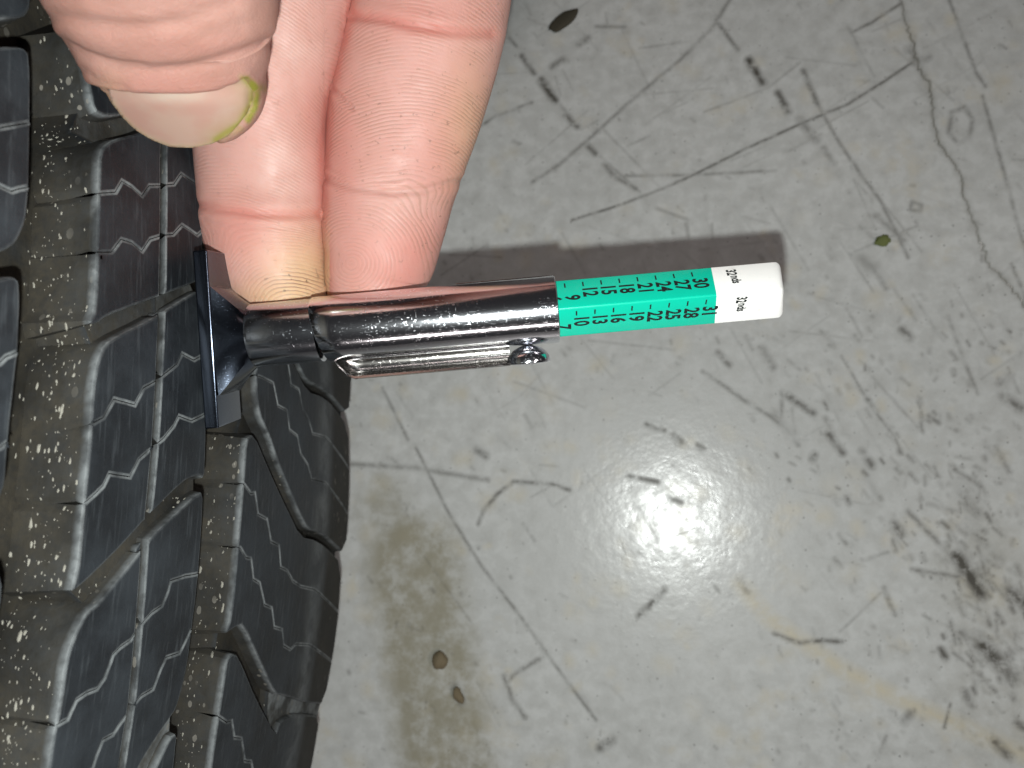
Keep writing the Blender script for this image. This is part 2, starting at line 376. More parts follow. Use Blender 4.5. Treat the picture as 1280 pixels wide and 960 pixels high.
    for i in range(110):
        px, py = rng.uniform(500, 1290), rng.uniform(-10, 970) * rng.uniform(.3, 1); ln = rng.uniform(20, 110); an = rng.choice([0.95, 1.05, -0.55, 0.1]) + rng.normal(0, .15)
        L('mark', [(px, py), (px + ln * math.cos(an), py + ln * math.sin(an))], rng.uniform(1.6, 3.2), rng.uniform(.08, .28), .95)
    for i in range(230):
        px, py = rng.uniform(420, 1290), rng.uniform(-10, 970); ln = rng.uniform(2, 9); an = rng.uniform(0, 3)
        L('tan', [(px, py), (px + ln * math.cos(an), py + ln * math.sin(an))], rng.uniform(6, 18), rng.uniform(.15, .5), .95)
    V = np.stack([X.ravel(), Y.ravel(), -0.12 * A['crack'].ravel()], 1)
    idx = np.arange(nx * ny).reshape(ny, nx)
    F = np.stack([idx[:-1, :-1], idx[:-1, 1:], idx[1:, 1:], idx[1:, :-1]], -1).reshape(-1, 4)
    # the floor goes on round the detailed middle
    big = 2500.0
    o = len(V)
    ring = np.array([(-big, -big, 0), (big, -big, 0), (big, big, 0), (-big, big, 0)], float)
    V = np.vstack([V, ring])
    c00, c10, c11, c01 = idx[0, 0], idx[0, -1], idx[-1, -1], idx[-1, 0]
    extra = [tuple([o, o + 1] + list(idx[0, ::-1])), tuple([o + 1, o + 2] + list(idx[::-1, -1])), tuple([o + 2, o + 3] + list(idx[-1, :])), tuple([o + 3, o] + list(idx[:, 0]))]
    me = bpy.data.meshes.new("floor")
    me.from_pydata([tuple(v) for v in V * MM], [], [tuple(f) for f in F.tolist()] + extra)
    for k, a_ in A.items():
        at = me.attributes.new(k, 'FLOAT', 'POINT'); at.data.foreach_set('value', np.concatenate([a_.ravel(), np.zeros(4)]).astype(np.float32))
    me.materials.append(M_FLOOR)
    f = bpy.data.objects.new("floor", me); COL.objects.link(f)
    f['kind'] = 'structure'
build_floor()

# ------------------------------------------------------------------ tyre
CX, CY = -373.35, 5.95           # tyre axis (vertical: the tyre lies flat on the floor)
ZC = 118.0
_pz = np.array([0, 8, 15.6, 22, 30, 38, 41.5, 43.5, 50, 60, 76, 90, 100, 112, ZC])
_pr = np.array([285, 296, 301, 302.8, 304.7, 306.4, 307.1, 307.5, 308.3, 309.3, 310.6, 311.4, 311.9, 312.2, 312.3])
def R(z):
    z = np.where(np.asarray(z) > ZC, 2 * ZC - np.asarray(z), z)
    return np.interp(z, _pz, _pr)
def tyre_uv(px, py):
    d = B @ ray(px, py)
    ts = np.linspace(45, 230, 740)
    p = CAM + ts[:, None] * d
    f = np.hypot(p[:, 0] - CX, p[:, 1] - CY) - R(p[:, 2])
    k = np.argmax(f < 0)
    if f[k] >= 0:
        t = ts[np.argmin(f)]
    else:
        a, b = ts[max(k - 1, 0)], ts[k]
        for _ in range(30):
            t = (a + b) / 2; q = CAM + t * d
            if np.hypot(q[0] - CX, q[1] - CY) - R(q[2]) < 0: b = t
            else: a = t
    q = CAM + t * d
    return math.atan2(q[1] - CY, q[0] - CX) * 310.0, q[2]
def tyre_xyz(u, v, h):
    ph = np.asarray(u) / 310.0; r = R(v) + h
    return np.stack([CX + r * np.cos(ph), CY + r * np.sin(ph), np.asarray(v) + 0 * ph], -1)
def UV(pts): return [tyre_uv(*p) for p in pts]

tyre = empty("car_tyre", (CX, CY, 0), "black winter car tyre with dusty siped tread lying at the left", "tyre")
GD = 7.6                         # groove depth

def chaikin(poly, it=1):
    for _ in range(it):
        q = []
        for i in range(len(poly)):
            a, b = np.array(poly[i]), np.array(poly[(i + 1) % len(poly)])
            q += [tuple(a * .8 + b * .2), tuple(a * .2 + b * .8)]
        poly = q
    return poly
def inside(poly, x, y):
    p = np.array(poly); q = np.roll(p, -1, 0)
    c = (p[:, 1] > y) != (q[:, 1] > y)
    xi = p[:, 0] + (y - p[:, 1]) * (q[:, 0] - p[:, 0]) / (q[:, 1] - p[:, 1] + 1e-12)
    return bool(np.sum(c & (x < xi)) % 2)
def area(p):
    p = np.array(p); q = np.roll(p, -1, 0)
    return 0.5 * np.sum(p[:, 0] * q[:, 1] - q[:, 0] * p[:, 1])
def split(poly, cuts):
    """cut a block outline along sipes; returns [(loop, outer flags)]"""
    verts = [Vector(p) for p in poly]; n = len(verts)
    edges = [(i, (i + 1) % n) for i in range(n)]
    for c in cuts:
        o = len(verts); verts += [Vector(p) for p in c]
        edges += [(o + i, o + i + 1) for i in range(len(c) - 1)]
    v, e, f, ov, oe, of = delaunay_2d_cdt(verts, edges, [], 0, 1e-4, True)
    cons = {}
    for k, ed in enumerate(e):
        if oe[k]: cons[frozenset(ed)] = min(oe[k]) < n
    keep = [i for i, t in enumerate(f) if inside(poly, sum(v[a][0] for a in t) / 3, sum(v[a][1] for a in t) / 3)]
    e2f = {}
    for i in keep:
        t = f[i]
        for a, b in zip(t, t[1:] + t[:1]): e2f.setdefault(frozenset((a, b)), []).append(i)
    seen, comps = set(), []
    for i in keep:
        if i in seen: continue
        st, comp = [i], []; seen.add(i)
        while st:
            j = st.pop(); comp.append(j); t = f[j]
            for a, b in zip(t, t[1:] + t[:1]):
                k = frozenset((a, b))
                if k in cons: continue
                for m in e2f[k]:
                    if m not in seen: seen.add(m); st.append(m)
        comps.append(comp)
    res = []
    for comp in comps:
        cs = set(comp); nxt = {}
        for j in comp:
            t = f[j]
            for a, b in zip(t, t[1:] + t[:1]):
                k = frozenset((a, b))
                if len([m for m in e2f[k] if m in cs]) == 1: nxt[a] = b
        if not nxt: continue
        s0 = next(iter(nxt)); loop = [s0]; cur = nxt[s0]
        while cur != s0 and cur in nxt and len(loop) < 5000: loop.append(cur); cur = nxt[cur]
        pts = [tuple(v[a]) for a in loop]
        fl = [cons.get(frozenset((loop[i], loop[(i + 1) % len(loop)])), True) for i in range(len(loop))]
        if area(pts) < 0: pts = pts[::-1]; fl = (fl[::-1][1:] + fl[::-1][:1])
        if area(pts) > 1.0: res.append((pts, fl))
    return res
def densify(pts, fl, step):
    P2, F2 = [], []
    for i in range(len(pts)):
        a, b = np.array(pts[i]), np.array(pts[(i + 1) % len(pts)])
        k = max(1, int(np.ceil(np.linalg.norm(b - a) / step)))
        for j in range(k): P2.append(a + (b - a) * j / k); F2.append(fl[i])
    return np.array(P2), F2
def offset(p, d):
    """inset of a ccw loop by d (scalar or per-edge array)"""
    n = len(p); d = np.broadcast_to(d, (n,))
    e = np.roll(p, -1, 0) - p; e /= (np.linalg.norm(e, axis=1, keepdims=True) + 1e-9)
    nn = np.stack([-e[:, 1], e[:, 0]], 1)
    n0, n1 = np.roll(nn, 1, 0), nn; d0, d1 = np.roll(d, 1), d
    m = n0 + n1; dot = np.clip((1 + (n0 * n1).sum(1)), 0.35, None)[:, None]
    return p + m / dot * ((d0 + d1) / 2)[:, None]
def lamella(loop, fl, name="tread_block", parent=None, depth=GD, gap=0.05, drop=0.0, ch=0.29, es=1.0, pale=0.0):
    p, f = densify(loop, fl, 0.9)
    f = np.array(f)
    g = np.where(f, 0.0, gap)
    L1 = offset(p, g)                                        # rim
    dv_ = np.roll(p, -1, 0) - p
    run = np.abs(dv_[:, 0]) / (np.linalg.norm(dv_, axis=1) + 1e-9)
    run = (np.roll(run, 1) + run + np.roll(run, -1)) / 3
    cho = np.clip(.14 + (ch - .14) * run ** 3, .12, ch) if ch > .15 else ch
    L0 = offset(L1, np.where(f, cho, .20))               # top
    L2 = offset(L1, np.where(f, -.12, .38)); L3 = offset(L1, np.where(f, -1.1, .46))
    n = len(p)
    Lb = offset(L0, np.where(f, .22, .12))
    tx = Lb.tolist(); lo, hi = Lb.min(0), Lb.max(0)
    ins = []
    for x in np.arange(lo[0] + .6, hi[0], 1.6):
        for y in np.arange(lo[1] + .6, hi[1], 1.6):
            x_, y_ = x + rng.uniform(-.25, .25), y + rng.uniform(-.25, .25)
            if inside(tx, x_, y_) and np.min(np.hypot(Lb[:, 0] - x_, Lb[:, 1] - y_)) > .5: ins.append((x_, y_))
    vv, ee, ff, ov, oe, of = delaunay_2d_cdt([Vector(q) for q in tx + ins], [(i, (i + 1) % n) for i in range(n)], [], 1, 1e-5, True)
    top2 = np.array([tuple(q) for q in vv])
    ff = [t for t in ff if inside(tx, *(top2[list(t)].mean(0)))]
    mapi = {}
    for k, o_ in enumerate(ov):
        for q in o_: mapi[q] = k
    nt = len(top2)
    V = [tyre_xyz(top2[:, 0], top2[:, 1], -drop + rng.normal(0, .008, nt))]
    sl = 1.0 if name == 'slot_floor' else 0.0
    tv = top2[:, 1]
    E_ = [.42 * np.exp(-((tv - 45.5) / 3.6) ** 2) * (1 - sl) + pale * (1 + 0 * tv)]
    D_ = [np.maximum(sl, .75 * np.clip((41.5 - tv) / 3, 0, 1))]
    fv = np.array(f)
    for Lk, h, e_, d_ in ((L0, -.01, np.where(fv, .30, .80), sl), (L1, np.where(fv, -ch * .8, -.10), np.where(fv, 1.0, 1.0), .2), (L2, -ch - .8, np.where(fv, .08, .10), .85), (L3, -depth, 0.0 * fv, 1.0)):
        V.append(tyre_xyz(Lk[:, 0], Lk[:, 1], h if np.ndim(h) == 0 and h <= -depth else h - drop)); E_.append(e_ * es); D_.append(np.full(n, d_))
    V = np.vstack(V); edge, dirt = np.concatenate(E_), np.concatenate(D_)
    top_ids = [mapi.get(i, 0) for i in range(n)]
    F = [tuple(t) for t in ff]
    for i in range(n):
        j = (i + 1) % n
        F.append((nt + i, nt + j, top_ids[j], top_ids[i]))
        for k in range(3):
            o1, o0 = nt + k * n, nt + (k + 1) * n
            F.append((o0 + i, o0 + j, o1 + j, o1 + i))
    return mesh_obj(name, V, F, M_RUB, parent if parent is not None else tyre, True, 27, {'edge': edge, 'dirt': dirt})

def build_block(px_poly, px_sipes, extra=None, name="tread_block", **kw):
    poly = UV(px_poly)
    if area(poly) < 0: poly = poly[::-1]
    poly = chaikin(poly, 1)
    cuts = [UV(s) for s in px_sipes]
    for lp, fl in split(poly, cuts): lamella(lp, fl, name, **kw)

# ribs beside the main groove, cut by the narrow lengthwise groove into an inner and an outer column
LINE = [(206, 100), (204.5, 200), (204, 299), (200, 445), (194, 556), (181, 685), (175, 768), (165, 877), (154, 947), (146, 1000), (140, 1040)]
def line_off(dx): return [(x + dx, y) for x, y in LINE]
BA = [(128, 184), (142, 174), (177, 166), (212, 150), (252, 130), (256, 240), (252, 345), (243, 354), (205, 368), (165, 383), (136, 394), (122, 404), (112, 404), (119, 388), (122, 300), (124, 200)]
BB = [(151, 418), (186, 401), (227, 375), (250, 362), (255, 440), (258, 510), (258, 560), (256, 598), (248, 594), (234, 599), (219, 612), (197, 634), (184, 647), (153, 682), (122, 713), (102, 732), (90, 740), (93, 728), (99, 700), (103, 650), (107, 604), (112, 560), (114, 523), (117, 482), (122, 452), (132, 430)]
BC = [(109, 766), (127, 752), (151, 722), (177, 689), (190, 671), (223, 640), (242, 622), (255, 614), (253, 660), (246, 746), (241, 783), (236, 825), (230, 855), (221, 886), (209, 903), (195, 923), (181, 945), (160, 985), (130, 1030), (55, 1045), (59, 985), (63, 947), (68, 918), (72, 899), (77, 870), (81, 837), (87, 813), (96, 790)]
BD = [(222, 917), (219, 950), (214, 1000), (210, 1045), (165, 1045), (178, 1000), (200, 950), (214, 922)]
BZ = [(110, 100), (118, 138), (135, 146), (170, 140), (210, 126), (250, 105), (250, 20), (100, 20)]
S1 = [(60, 260), (82, 253), (113, 243), (130, 241), (145, 240), (153, 226), (165, 233), (178, 245), (187, 232), (200, 232), (218, 230), (227, 217), (240, 226), (262, 240)]
S2 = [(60, 330), (80, 323), (123, 315), (140, 315), (152, 299), (165, 303), (178, 314), (188, 299), (204, 294), (217, 293), (228, 281), (240, 289), (247, 294), (262, 281)]
S3 = [(50, 548), (113, 531), (130, 522), (143, 499), (155, 502), (169, 506), (180, 485), (196, 476), (207, 467), (222, 455), (228, 442), (243, 450), (265, 438)]
S4 = [(40, 640), (103, 632), (120, 617), (130, 607), (137, 592), (150, 594), (163, 596), (174, 574), (190, 560), (205, 548), (218, 532), (224, 520), (240, 526), (265, 514)]
S5 = [(262, 716), (250, 717), (232, 720), (214, 726), (210, 740), (203, 757), (190, 766), (175, 783), (164, 800), (151, 809), (142, 818), (131, 848), (122, 861), (109, 866), (96, 875), (85, 899), (74, 905), (59, 917), (20, 920)]
S6 = [(250, 782), (238, 789), (232, 802), (225, 816), (208, 822), (201, 837), (192, 861), (177, 870), (168, 881), (149, 907), (142, 918), (129, 925), (120, 947), (116, 960), (100, 975), (84, 1002), (40, 1010)]
lineL, lineR = line_off(-3.2), line_off(3.2)
def rib(poly_px, sipes):
    poly = UV(poly_px)
    if area(poly) < 0: poly = poly[::-1]
    poly = chaikin(poly, 1)
    cuts = [UV(s) for s in sipes] + [UV(lineL), UV(lineR)]
    mid = UV(LINE); mid = sorted([(b, a) for a, b in mid])   # (v,u)
    mu = np.array(sorted([(a, b) for a, b in UV(LINE)]))
    for lp, fl in split(poly, cuts):
        q = np.array(lp); c = q.mean(0)
        vv = np.interp(c[0], mu[:, 0], mu[:, 1])
        wdt = q[:, 1].max() - q[:, 1].min()
        if abs(c[1] - vv) < 0.7 and wdt < 3.0 * 1.2 + 2:
            lamella(lp, fl, "tread_groove_strip", gap=0.02, drop=.9, ch=.1, es=0.5)
        else:
            lamella(lp, fl)
def slot_floor(px, drop, pale=0.0):
    poly = UV(px)
    if area(poly) < 0: poly = poly[::-1]
    lamella(poly, [True] * len(poly), "slot_floor", drop=drop, ch=.05, es=0.0, pale=pale)
rib(BZ, []); rib(BA, [S1, S2]); rib(BB, [S3, S4]); rib(BC, [S5, S6]); rib(BD, [])

# centre blocks at the left edge of the picture
C0 = [(-60, -70), (30, -70), (41, -40), (40, 8), (32, 21), (10, 23), (-60, 26)]
C1 = [(-60, 66), (5, 58), (28, 58), (37, 68), (39.5, 90), (39, 150), (37.5, 240), (34, 276), (22, 303), (4, 315), (-60, 324)]
C2 = [(-60, 356), (0, 349), (17, 345), (25, 352), (27, 372), (24, 440), (19, 485), (14, 530), (11, 562), (8, 605), (0, 626), (-60, 665)]
C3 = [(-70, 740), (-40, 735), (-30, 760), (-45, 900), (-75, 1000)]
build_block(C0, []); build_block(C1, [[(-70, 214), (-20, 222), (0, 232), (15, 239), (24, 236), (60, 230)], [(-70, 150), (0, 152), (20, 151), (50, 149)]][:1] + [[(-70, 172), (10, 158), (26, 155), (50, 152)]])
build_block(C2, [[(-70, 470), (0, 454), (8, 446), (18, 442), (40, 436)], [(-70, 575), (0, 560), (8, 554), (30, 546)]])
slot_floor([(122, 400), (165, 380), (205, 365), (243, 351), (254, 342), (254, 364), (227, 378), (186, 404), (151, 421), (132, 428)], 1.9, .10)
slot_floor([(205, 364), (246, 348), (252, 362), (227, 378), (206, 390)], 1.3, .25)
slot_floor([(98, 733), (122, 710), (153, 679), (184, 644), (219, 609), (234, 596), (256, 596), (256, 616), (223, 643), (190, 674), (177, 692), (151, 725), (120, 756)], 1.7, .05)
slot_floor([(110, 160), (118, 135), (170, 137), (210, 123), (252, 102), (252, 134), (212, 153), (177, 169), (142, 177)], 2.2, .15)
slot_floor([(180, 950), (195, 920), (209, 900), (224, 886), (222, 920), (200, 955), (170, 1010), (150, 1010)], 1.2, .75)
# shoulder blocks
B0 = [(336, 290), (338, 200), (380, 190), (436, 230), (439, 300), (439, 400), (438.5, 470), (436, 520), (406, 486), (384, 476), (372, 452), (352, 405)]
B1 = [(324, 382), (332, 378), (362, 445), (384, 489), (407, 497), (435, 533), (437, 600), (432, 694), (400, 664), (386, 662), (374, 640), (361, 609), (347, 575), (338, 547), (324, 516), (320, 480), (322, 420)]
B2 = [(308, 549), (318, 543), (335, 583), (351, 619), (376, 671), (398, 676), (427, 704), (421, 790), (405, 880), (384, 878), (356, 869), (344, 868), (326, 829), (304, 780), (294, 784), (282, 793), (289, 774), (297, 690), (304, 606)]
B3 = [(284, 826), (290, 817), (298, 819), (320, 872), (345, 920), (352, 900), (372, 892), (400, 895), (391, 950), (376, 1020), (345, 1010), (300, 1040), (256, 1035), (262, 975), (268, 930), (275, 885), (281, 845)]
slot_floor([(316, 540), (335, 586), (351, 622), (376, 674), (398, 680), (400, 660), (372, 640), (361, 606), (347, 572), (338, 544), (322, 516)], 2.6)
slot_floor([(288, 812), (298, 822), (320, 875), (345, 925), (356, 866), (344, 866), (326, 826), (304, 776), (292, 782)], 2.4)
slot_floor([(342, 866), (356, 865), (384, 875), (406, 878), (402, 897), (372, 896), (352, 902), (344, 912), (340, 895)], 1.0, .85)
build_block(B0, [[(330, 330), (345, 340), (352, 365), (364, 372), (370, 395), (400, 410), (450, 440)]])
build_block(B1, [[(310, 465), (329, 472), (342, 479), (347.5, 507), (359, 513), (362, 537), (372, 545), (376, 567), (385, 581), (390, 599), (407, 603), (434, 641), (450, 655)],
                 [(345, 395), (358, 440), (362, 466), (364, 481), (374, 487), (379, 513), (385, 521), (391, 542), (407, 546), (436, 585), (452, 600)]])
build_block(B2, [[(262, 592), (301, 601), (306, 606), (314, 617), (319, 616), (323, 643), (334, 649), (339, 677), (349, 682), (351, 709), (359, 713), (366, 726), (376, 733), (394, 737), (421, 763), (440, 780)],
                 [(250, 674), (291, 682), (301, 685), (308, 697), (314, 698), (317, 724), (325, 729), (331, 756), (340, 760), (343, 784), (353, 787), (355, 807), (363, 812), (370, 805), (387, 806), (414, 826), (430, 838)]])
build_block(B3, [[(237, 882), (271, 894), (284, 903), (290, 901), (293, 922), (302, 923), (306, 951), (314, 952), (320, 985), (326, 1060)],
                 [(330, 895), (345, 935), (360, 955), (380, 965), (400, 985)]])

def rest_of_tread():
    """the same pattern carried on round the tyre, outside the picture, as one mesh"""
    sets = {}
    for o in tyre.children:
        if o.name.split('.')[0] not in ('tread_block', 'slot_floor', 'tread_groove_strip'): continue
        a = np.empty(len(o.data.vertices) * 3, np.float32); o.data.vertices.foreach_get('co', a); a = a.reshape(-1, 3).astype(float) / MM
        u = np.unwrap(np.arctan2(a[:, 1] - CY, a[:, 0] - CX)); z = a[:, 2].mean()
        at = {k: np.empty(len(a), np.float32) for k in ('edge', 'dirt')}
        for k in at: o.data.attributes[k].data.foreach_get('value', at[k])
        sets.setdefault('shoulder' if z < 80 else 'rib' if z < 117 else 'centre', []).append((a, u, [tuple(p.vertices) for p in o.data.polygons], at))
    V, F, E_, D_ = [], [], [], []; n_ = 0
    for key, its in sets.items():
        lo = min(u.min() for _, u, _, _ in its); hi = max(u.max() for _, u, _, _ in its); per = hi - lo + .004
        for k in (-2, -1, 1, 2):
            c, s_ = math.cos(k * per), math.sin(k * per)
            for a, u, f, at in its:
                x, y = a[:, 0] - CX, a[:, 1] - CY
                V.append(np.stack([CX + c * x - s_ * y, CY + s_ * x + c * y, a[:, 2]], -1)); E_.append(at['edge']); D_.append(at['dirt'])
                F += [tuple(i + n_ for i in t) for t in f]; n_ += len(a)
    o = mesh_obj("tread_pattern", np.vstack(V), F, M_RUB, tyre, True, 27, {'edge': np.concatenate(E_), 'dirt': np.concatenate(D_)})
    o['kind'] = 'stuff'
rest_of_tread()
def build_carcass():
    nseg = 720
    half = [(30, 206), (22, 212), (14, 222), (6, 238), (1.2, 256), (0.15, 266), (0.0, 271), (0.6, 279), (2.5, 286), (6, 292), (10, 295), (14, 294.2)]
    zs = list(np.arange(17, ZC + .1, 3.0)) + [ZC]
    prof = half + [(z, float(R(z)) - GD + (1.6 if z < 20 else 0)) for z in zs]
    prof = prof + [(2 * ZC - z, r) for z, r in prof[::-1]]
    inner = [(2 * ZC - 36, 203), (2 * ZC - 22, 222), (2 * ZC - 12, 250), (2 * ZC - 12, 275), (2 * ZC - 26, 290), (ZC, 292), (26, 290), (12, 275), (12, 250), (22, 222), (36, 203)]
    prof = prof + inner
    prof = np.array(prof); m = len(prof)
    ph = np.linspace(0, 2 * math.pi, nseg, endpoint=False)
    V = np.stack([CX + prof[None, :, 1] * np.cos(ph)[:, None], CY + prof[None, :, 1] * np.sin(ph)[:, None], np.repeat(prof[None, :, 0], nseg, 0)], -1).reshape(-1, 3)
    F = []
    for i in range(nseg):
        j = (i + 1) % nseg
        for k in range(m):
            l = (k + 1) % m
            F.append((i * m + k, j * m + k, j * m + l, i * m + l))
    d = np.where((prof[:, 1] > 290) & (prof[:, 0] > 12) & (prof[:, 0] < 2 * ZC - 12), 1.0, 0.35)
    return mesh_obj("carcass", V, F, M_RUB, tyre, True, 45, {'dirt': np.tile(d, nseg), 'edge': np.zeros(len(V))})
build_carcass()

def build_grit():
    """pale crumbs stuck in the tread grooves, far too many to count"""
    tv, tf = [], []
    for o in tyre.children:
        b_ = sum(len(x) for x in tv)
        n_ = len(o.data.vertices); a_ = np.empty(n_ * 3, np.float32); o.data.vertices.foreach_get('co', a_)
        tv.append(a_.reshape(-1, 3).astype(float) / MM)
        tf += [tuple(i + b_ for i in p.vertices) for p in o.data.polygons]
    bv = BVHTree.FromPolygons([Vector(v) for v in np.vstack(tv)], tf)
    spots = []
    for _ in range(400):
        y = rng.uniform(0, 960); k = np.interp(y, [0, 500, 960], [0, -12, -62])
        x = rng.normal(82, 26) + k; spots.append((x, y, 1.0 if 28 < x - k < 122 else 0))
    for cx_, cy_, sx_, sy_, n_ in ((62, 185, 12, 22, 40), (60, 255, 6, 40, 20), (85, 415, 25, 14, 40), (70, 450, 14, 30, 20), (72, 540, 8, 30, 20), (60, 720, 18, 40, 30), (20, 830, 14, 50, 30), (125, 735, 20, 14, 26), (230, 625, 10, 6, 16), (10, 925, 5, 12, 20)):
        for _ in range(int(n_ * .6)): spots.append((rng.normal(cx_, sx_), rng.normal(cy_, sy_), 1))
    for _ in range(150):
        y = rng.uniform(540, 960); spots.append((rng.uniform(258, 300) - max(0, y - 640) * .16, y, 1))
    V, F = [], []
    for x, y, ok in spots:
        if not ok: continue
        d = B @ ray(x, y); d /= np.linalg.norm(d)
        h = bv.ray_cast(Vector(CAM), Vector(d))
        if h[0] is None: continue
        q = np.array(h[0]); nn = np.array(h[1])
        rad = math.hypot(q[0] - CX, q[1] - CY)
        if R(q[2]) - rad < .9: continue
        r = min(.045 + rng.exponential(.05), .24)
        t1 = np.array([-(q[1] - CY), q[0] - CX, rng.normal(0, 90)]); t1 -= nn * (t1 @ nn); t1 /= np.linalg.norm(t1) + 1e-9; t2 = np.cross(nn, t1)
        el = rng.uniform(1.0, 3.0); b_ = len(V); m = 6
        for k in range(m):
            w_ = rng.uniform(.7, 1.3); an = k * 2 * math.pi / m
            V.append(q + t1 * r * el * w_ * math.cos(an) + t2 * r * w_ * math.sin(an) - nn * .02)
        V.append(q + nn * r * .7)
        F += [(b_ + k, b_ + (k + 1) % m, b_ + m) for k in range(m)]
    g = mesh_obj("groove_grit", V, F, M_GRIT, tyre, False); g['kind'] = 'stuff'
    fix_normals(g)
def fix_normals(o):
    bm = bmesh.new(); bm.from_mesh(o.data); bmesh.ops.recalc_face_normals(bm, faces=bm.faces[:]); bm.to_mesh(o.data); bm.free()
build_grit()

# ------------------------------------------------------------------ tread depth gauge
G0c, G1c = P(262, 424.5, 104.8), P(982, 361.5, 104.0)
G0, G1 = c2w(G0c), c2w(G1c)
e1 = (G1 - G0); GL = np.linalg.norm(e1); e1 /= GL
_toc = CAM - (G0 + G1) / 2; e3 = _toc - e1 * (_toc @ e1); e3 /= np.linalg.norm(e3)     # towards the lens
e2 = np.cross(e3, e1); e2 = -e2 if (B.T @ e2)[1] > 0 else e2                               # towards the bottom of the picture
def G(a, b, c): return G0 + e1 * a + e2 * b + e3 * c
def gx(px): return (px - 262) / 720.0 * GL
gauge = empty("tread_depth_gauge", G0, "chrome tread depth gauge with green and white numbered plunger held in the fingers", "tyre gauge")

def loft(rings, closed_ends=True):
    V = np.vstack(rings); n = len(rings[0]); F = []
    for i in range(len(rings) - 1):
        for k in range(n):
            l = (k + 1) % n
            F.append((i * n + k, i * n + l, (i + 1) * n + l, (i + 1) * n + k))
    if closed_ends:
        F.append(tuple(range(n))[::-1]); F.append(tuple((len(rings) - 1) * n + k for k in range(n)))
    return V, F
def fix_normals(o):
    bm = bmesh.new(); bm.from_mesh(o.data); bmesh.ops.recalc_face_normals(bm, faces=bm.faces[:]); bm.to_mesh(o.data); bm.free()
def ringc(a, r, n=48, b0=0.0, c0=0.0, ang0=0.0, ang1=2 * math.pi):
    t = np.linspace(ang0, ang1, n, endpoint=abs(ang1 - ang0 - 2 * math.pi) > 1e-6)
    return np.array([G(a, b0 + r * math.cos(x), c0 + r * math.sin(x)) for x in t])
def boxg(name, a0, a1, b0, b1, c0, c1, mat, bev=0.15, parent=None, shear=0.0):
    bm = bmesh.new()
    vs = [bm.verts.new(G(a + shear * b, b, c) * MM) for a in (a0, a1) for b in (b0, b1) for c in (c0, c1)]
    for q in ((0, 1, 3, 2), (4, 6, 7, 5), (0, 4, 5, 1), (2, 3, 7, 6), (0, 2, 6, 4), (1, 5, 7, 3)): bm.faces.new([vs[i] for i in q])
    bmesh.ops.recalc_face_normals(bm, faces=bm.faces[:])
    bmesh.ops.bevel(bm, geom=bm.edges[:], offset=bev * MM, segments=3, affect='EDGES', profile=0.6)
    me = bpy.data.meshes.new(name); bm.to_mesh(me); bm.free(); me.shade_smooth(); me.set_sharp_from_angle(angle=math.radians(40))
    me.materials.append(mat); o = bpy.data.objects.new(name, me); COL.objects.link(o); par(o, parent or gauge)
    return o
RB = 4.42
# foot: thin plate plus a flared neck that turns from oblong to round
foot = boxg("foot_plate", 0.25, 2.1, -11.5, 11.6, -4.3, 4.3, M_STEEL, 0.24, shear=-0.055)
def rrect(a, hb, hc, n=48):
    pts = []
    for x in np.linspace(0, 2 * math.pi, n, endpoint=False):
        cb, cc = math.cos(x), math.sin(x); s = 1 / max(abs(cb), abs(cc))
        pts.append(G(a, hb * cb * s * (1 if abs(cb * s) >= .999 else 1), hc * cc * s))
    return np.array(pts)
ra, rb = rrect(1.9, 7.4, 4.1), ringc(gx(318), RB - .25)
rings = []
for t in np.linspace(0, 1, 10):
    rings.append(ra * (1 - t) + rb * t + 0 * e1)
V, F = loft(rings)
fix_normals(mesh_obj("neck", V, F, M_STEEL, gauge, True, 25))
V, F = loft([ringc(gx(317.5), RB - .5), ringc(gx(318.5), RB - .2), ringc(gx(322), RB - .15), ringc(gx(402), RB - .15), ringc(gx(403), RB - .5)])
fix_normals(mesh_obj("inner_tube", V, F, M_TUBE, gauge, True, 40))
# sleeve: rolled sheet with a slanting rear edge
n = 96; rings = []
th = np.linspace(0, 2 * math.pi, n, endpoint=False)
def slant(x):                    # rear edge slopes towards the clip
    return gx(396) + 1.7 * ((1 + math.cos(x)) / 2) ** 1.5
def sring(fa, r): return np.array([G(fa(x), r * math.cos(x), r * math.sin(x)) for x in th])
aE = gx(697)
rings = [sring(slant, RB - .16), sring(slant, RB - .02), sring(lambda x: slant(x) + .12, RB + .05)]
rings += [sring(lambda x, k=k: slant(x) * (1 - k) + aE * k, RB + .05 + (0.0 if k < .93 else .05)) for k in np.linspace(.1, .985, 14)]
rings += [sring(lambda x: aE - .1, RB + .10), sring(lambda x: aE, RB), sring(lambda x: aE, RB - .35), sring(lambda x: aE - 6, RB - .45)]
V, F = loft(rings, False); fix_normals(mesh_obj("sleeve", V, F, M_CHROME, gauge, True, 35))
# rolled lip along the far side of the sleeve near its mouth
lip = boxg("sleeve_lip", gx(575), gx(696), -RB - .22, -RB + .5, -1.2, -.8, M_CLIP, 0.1)
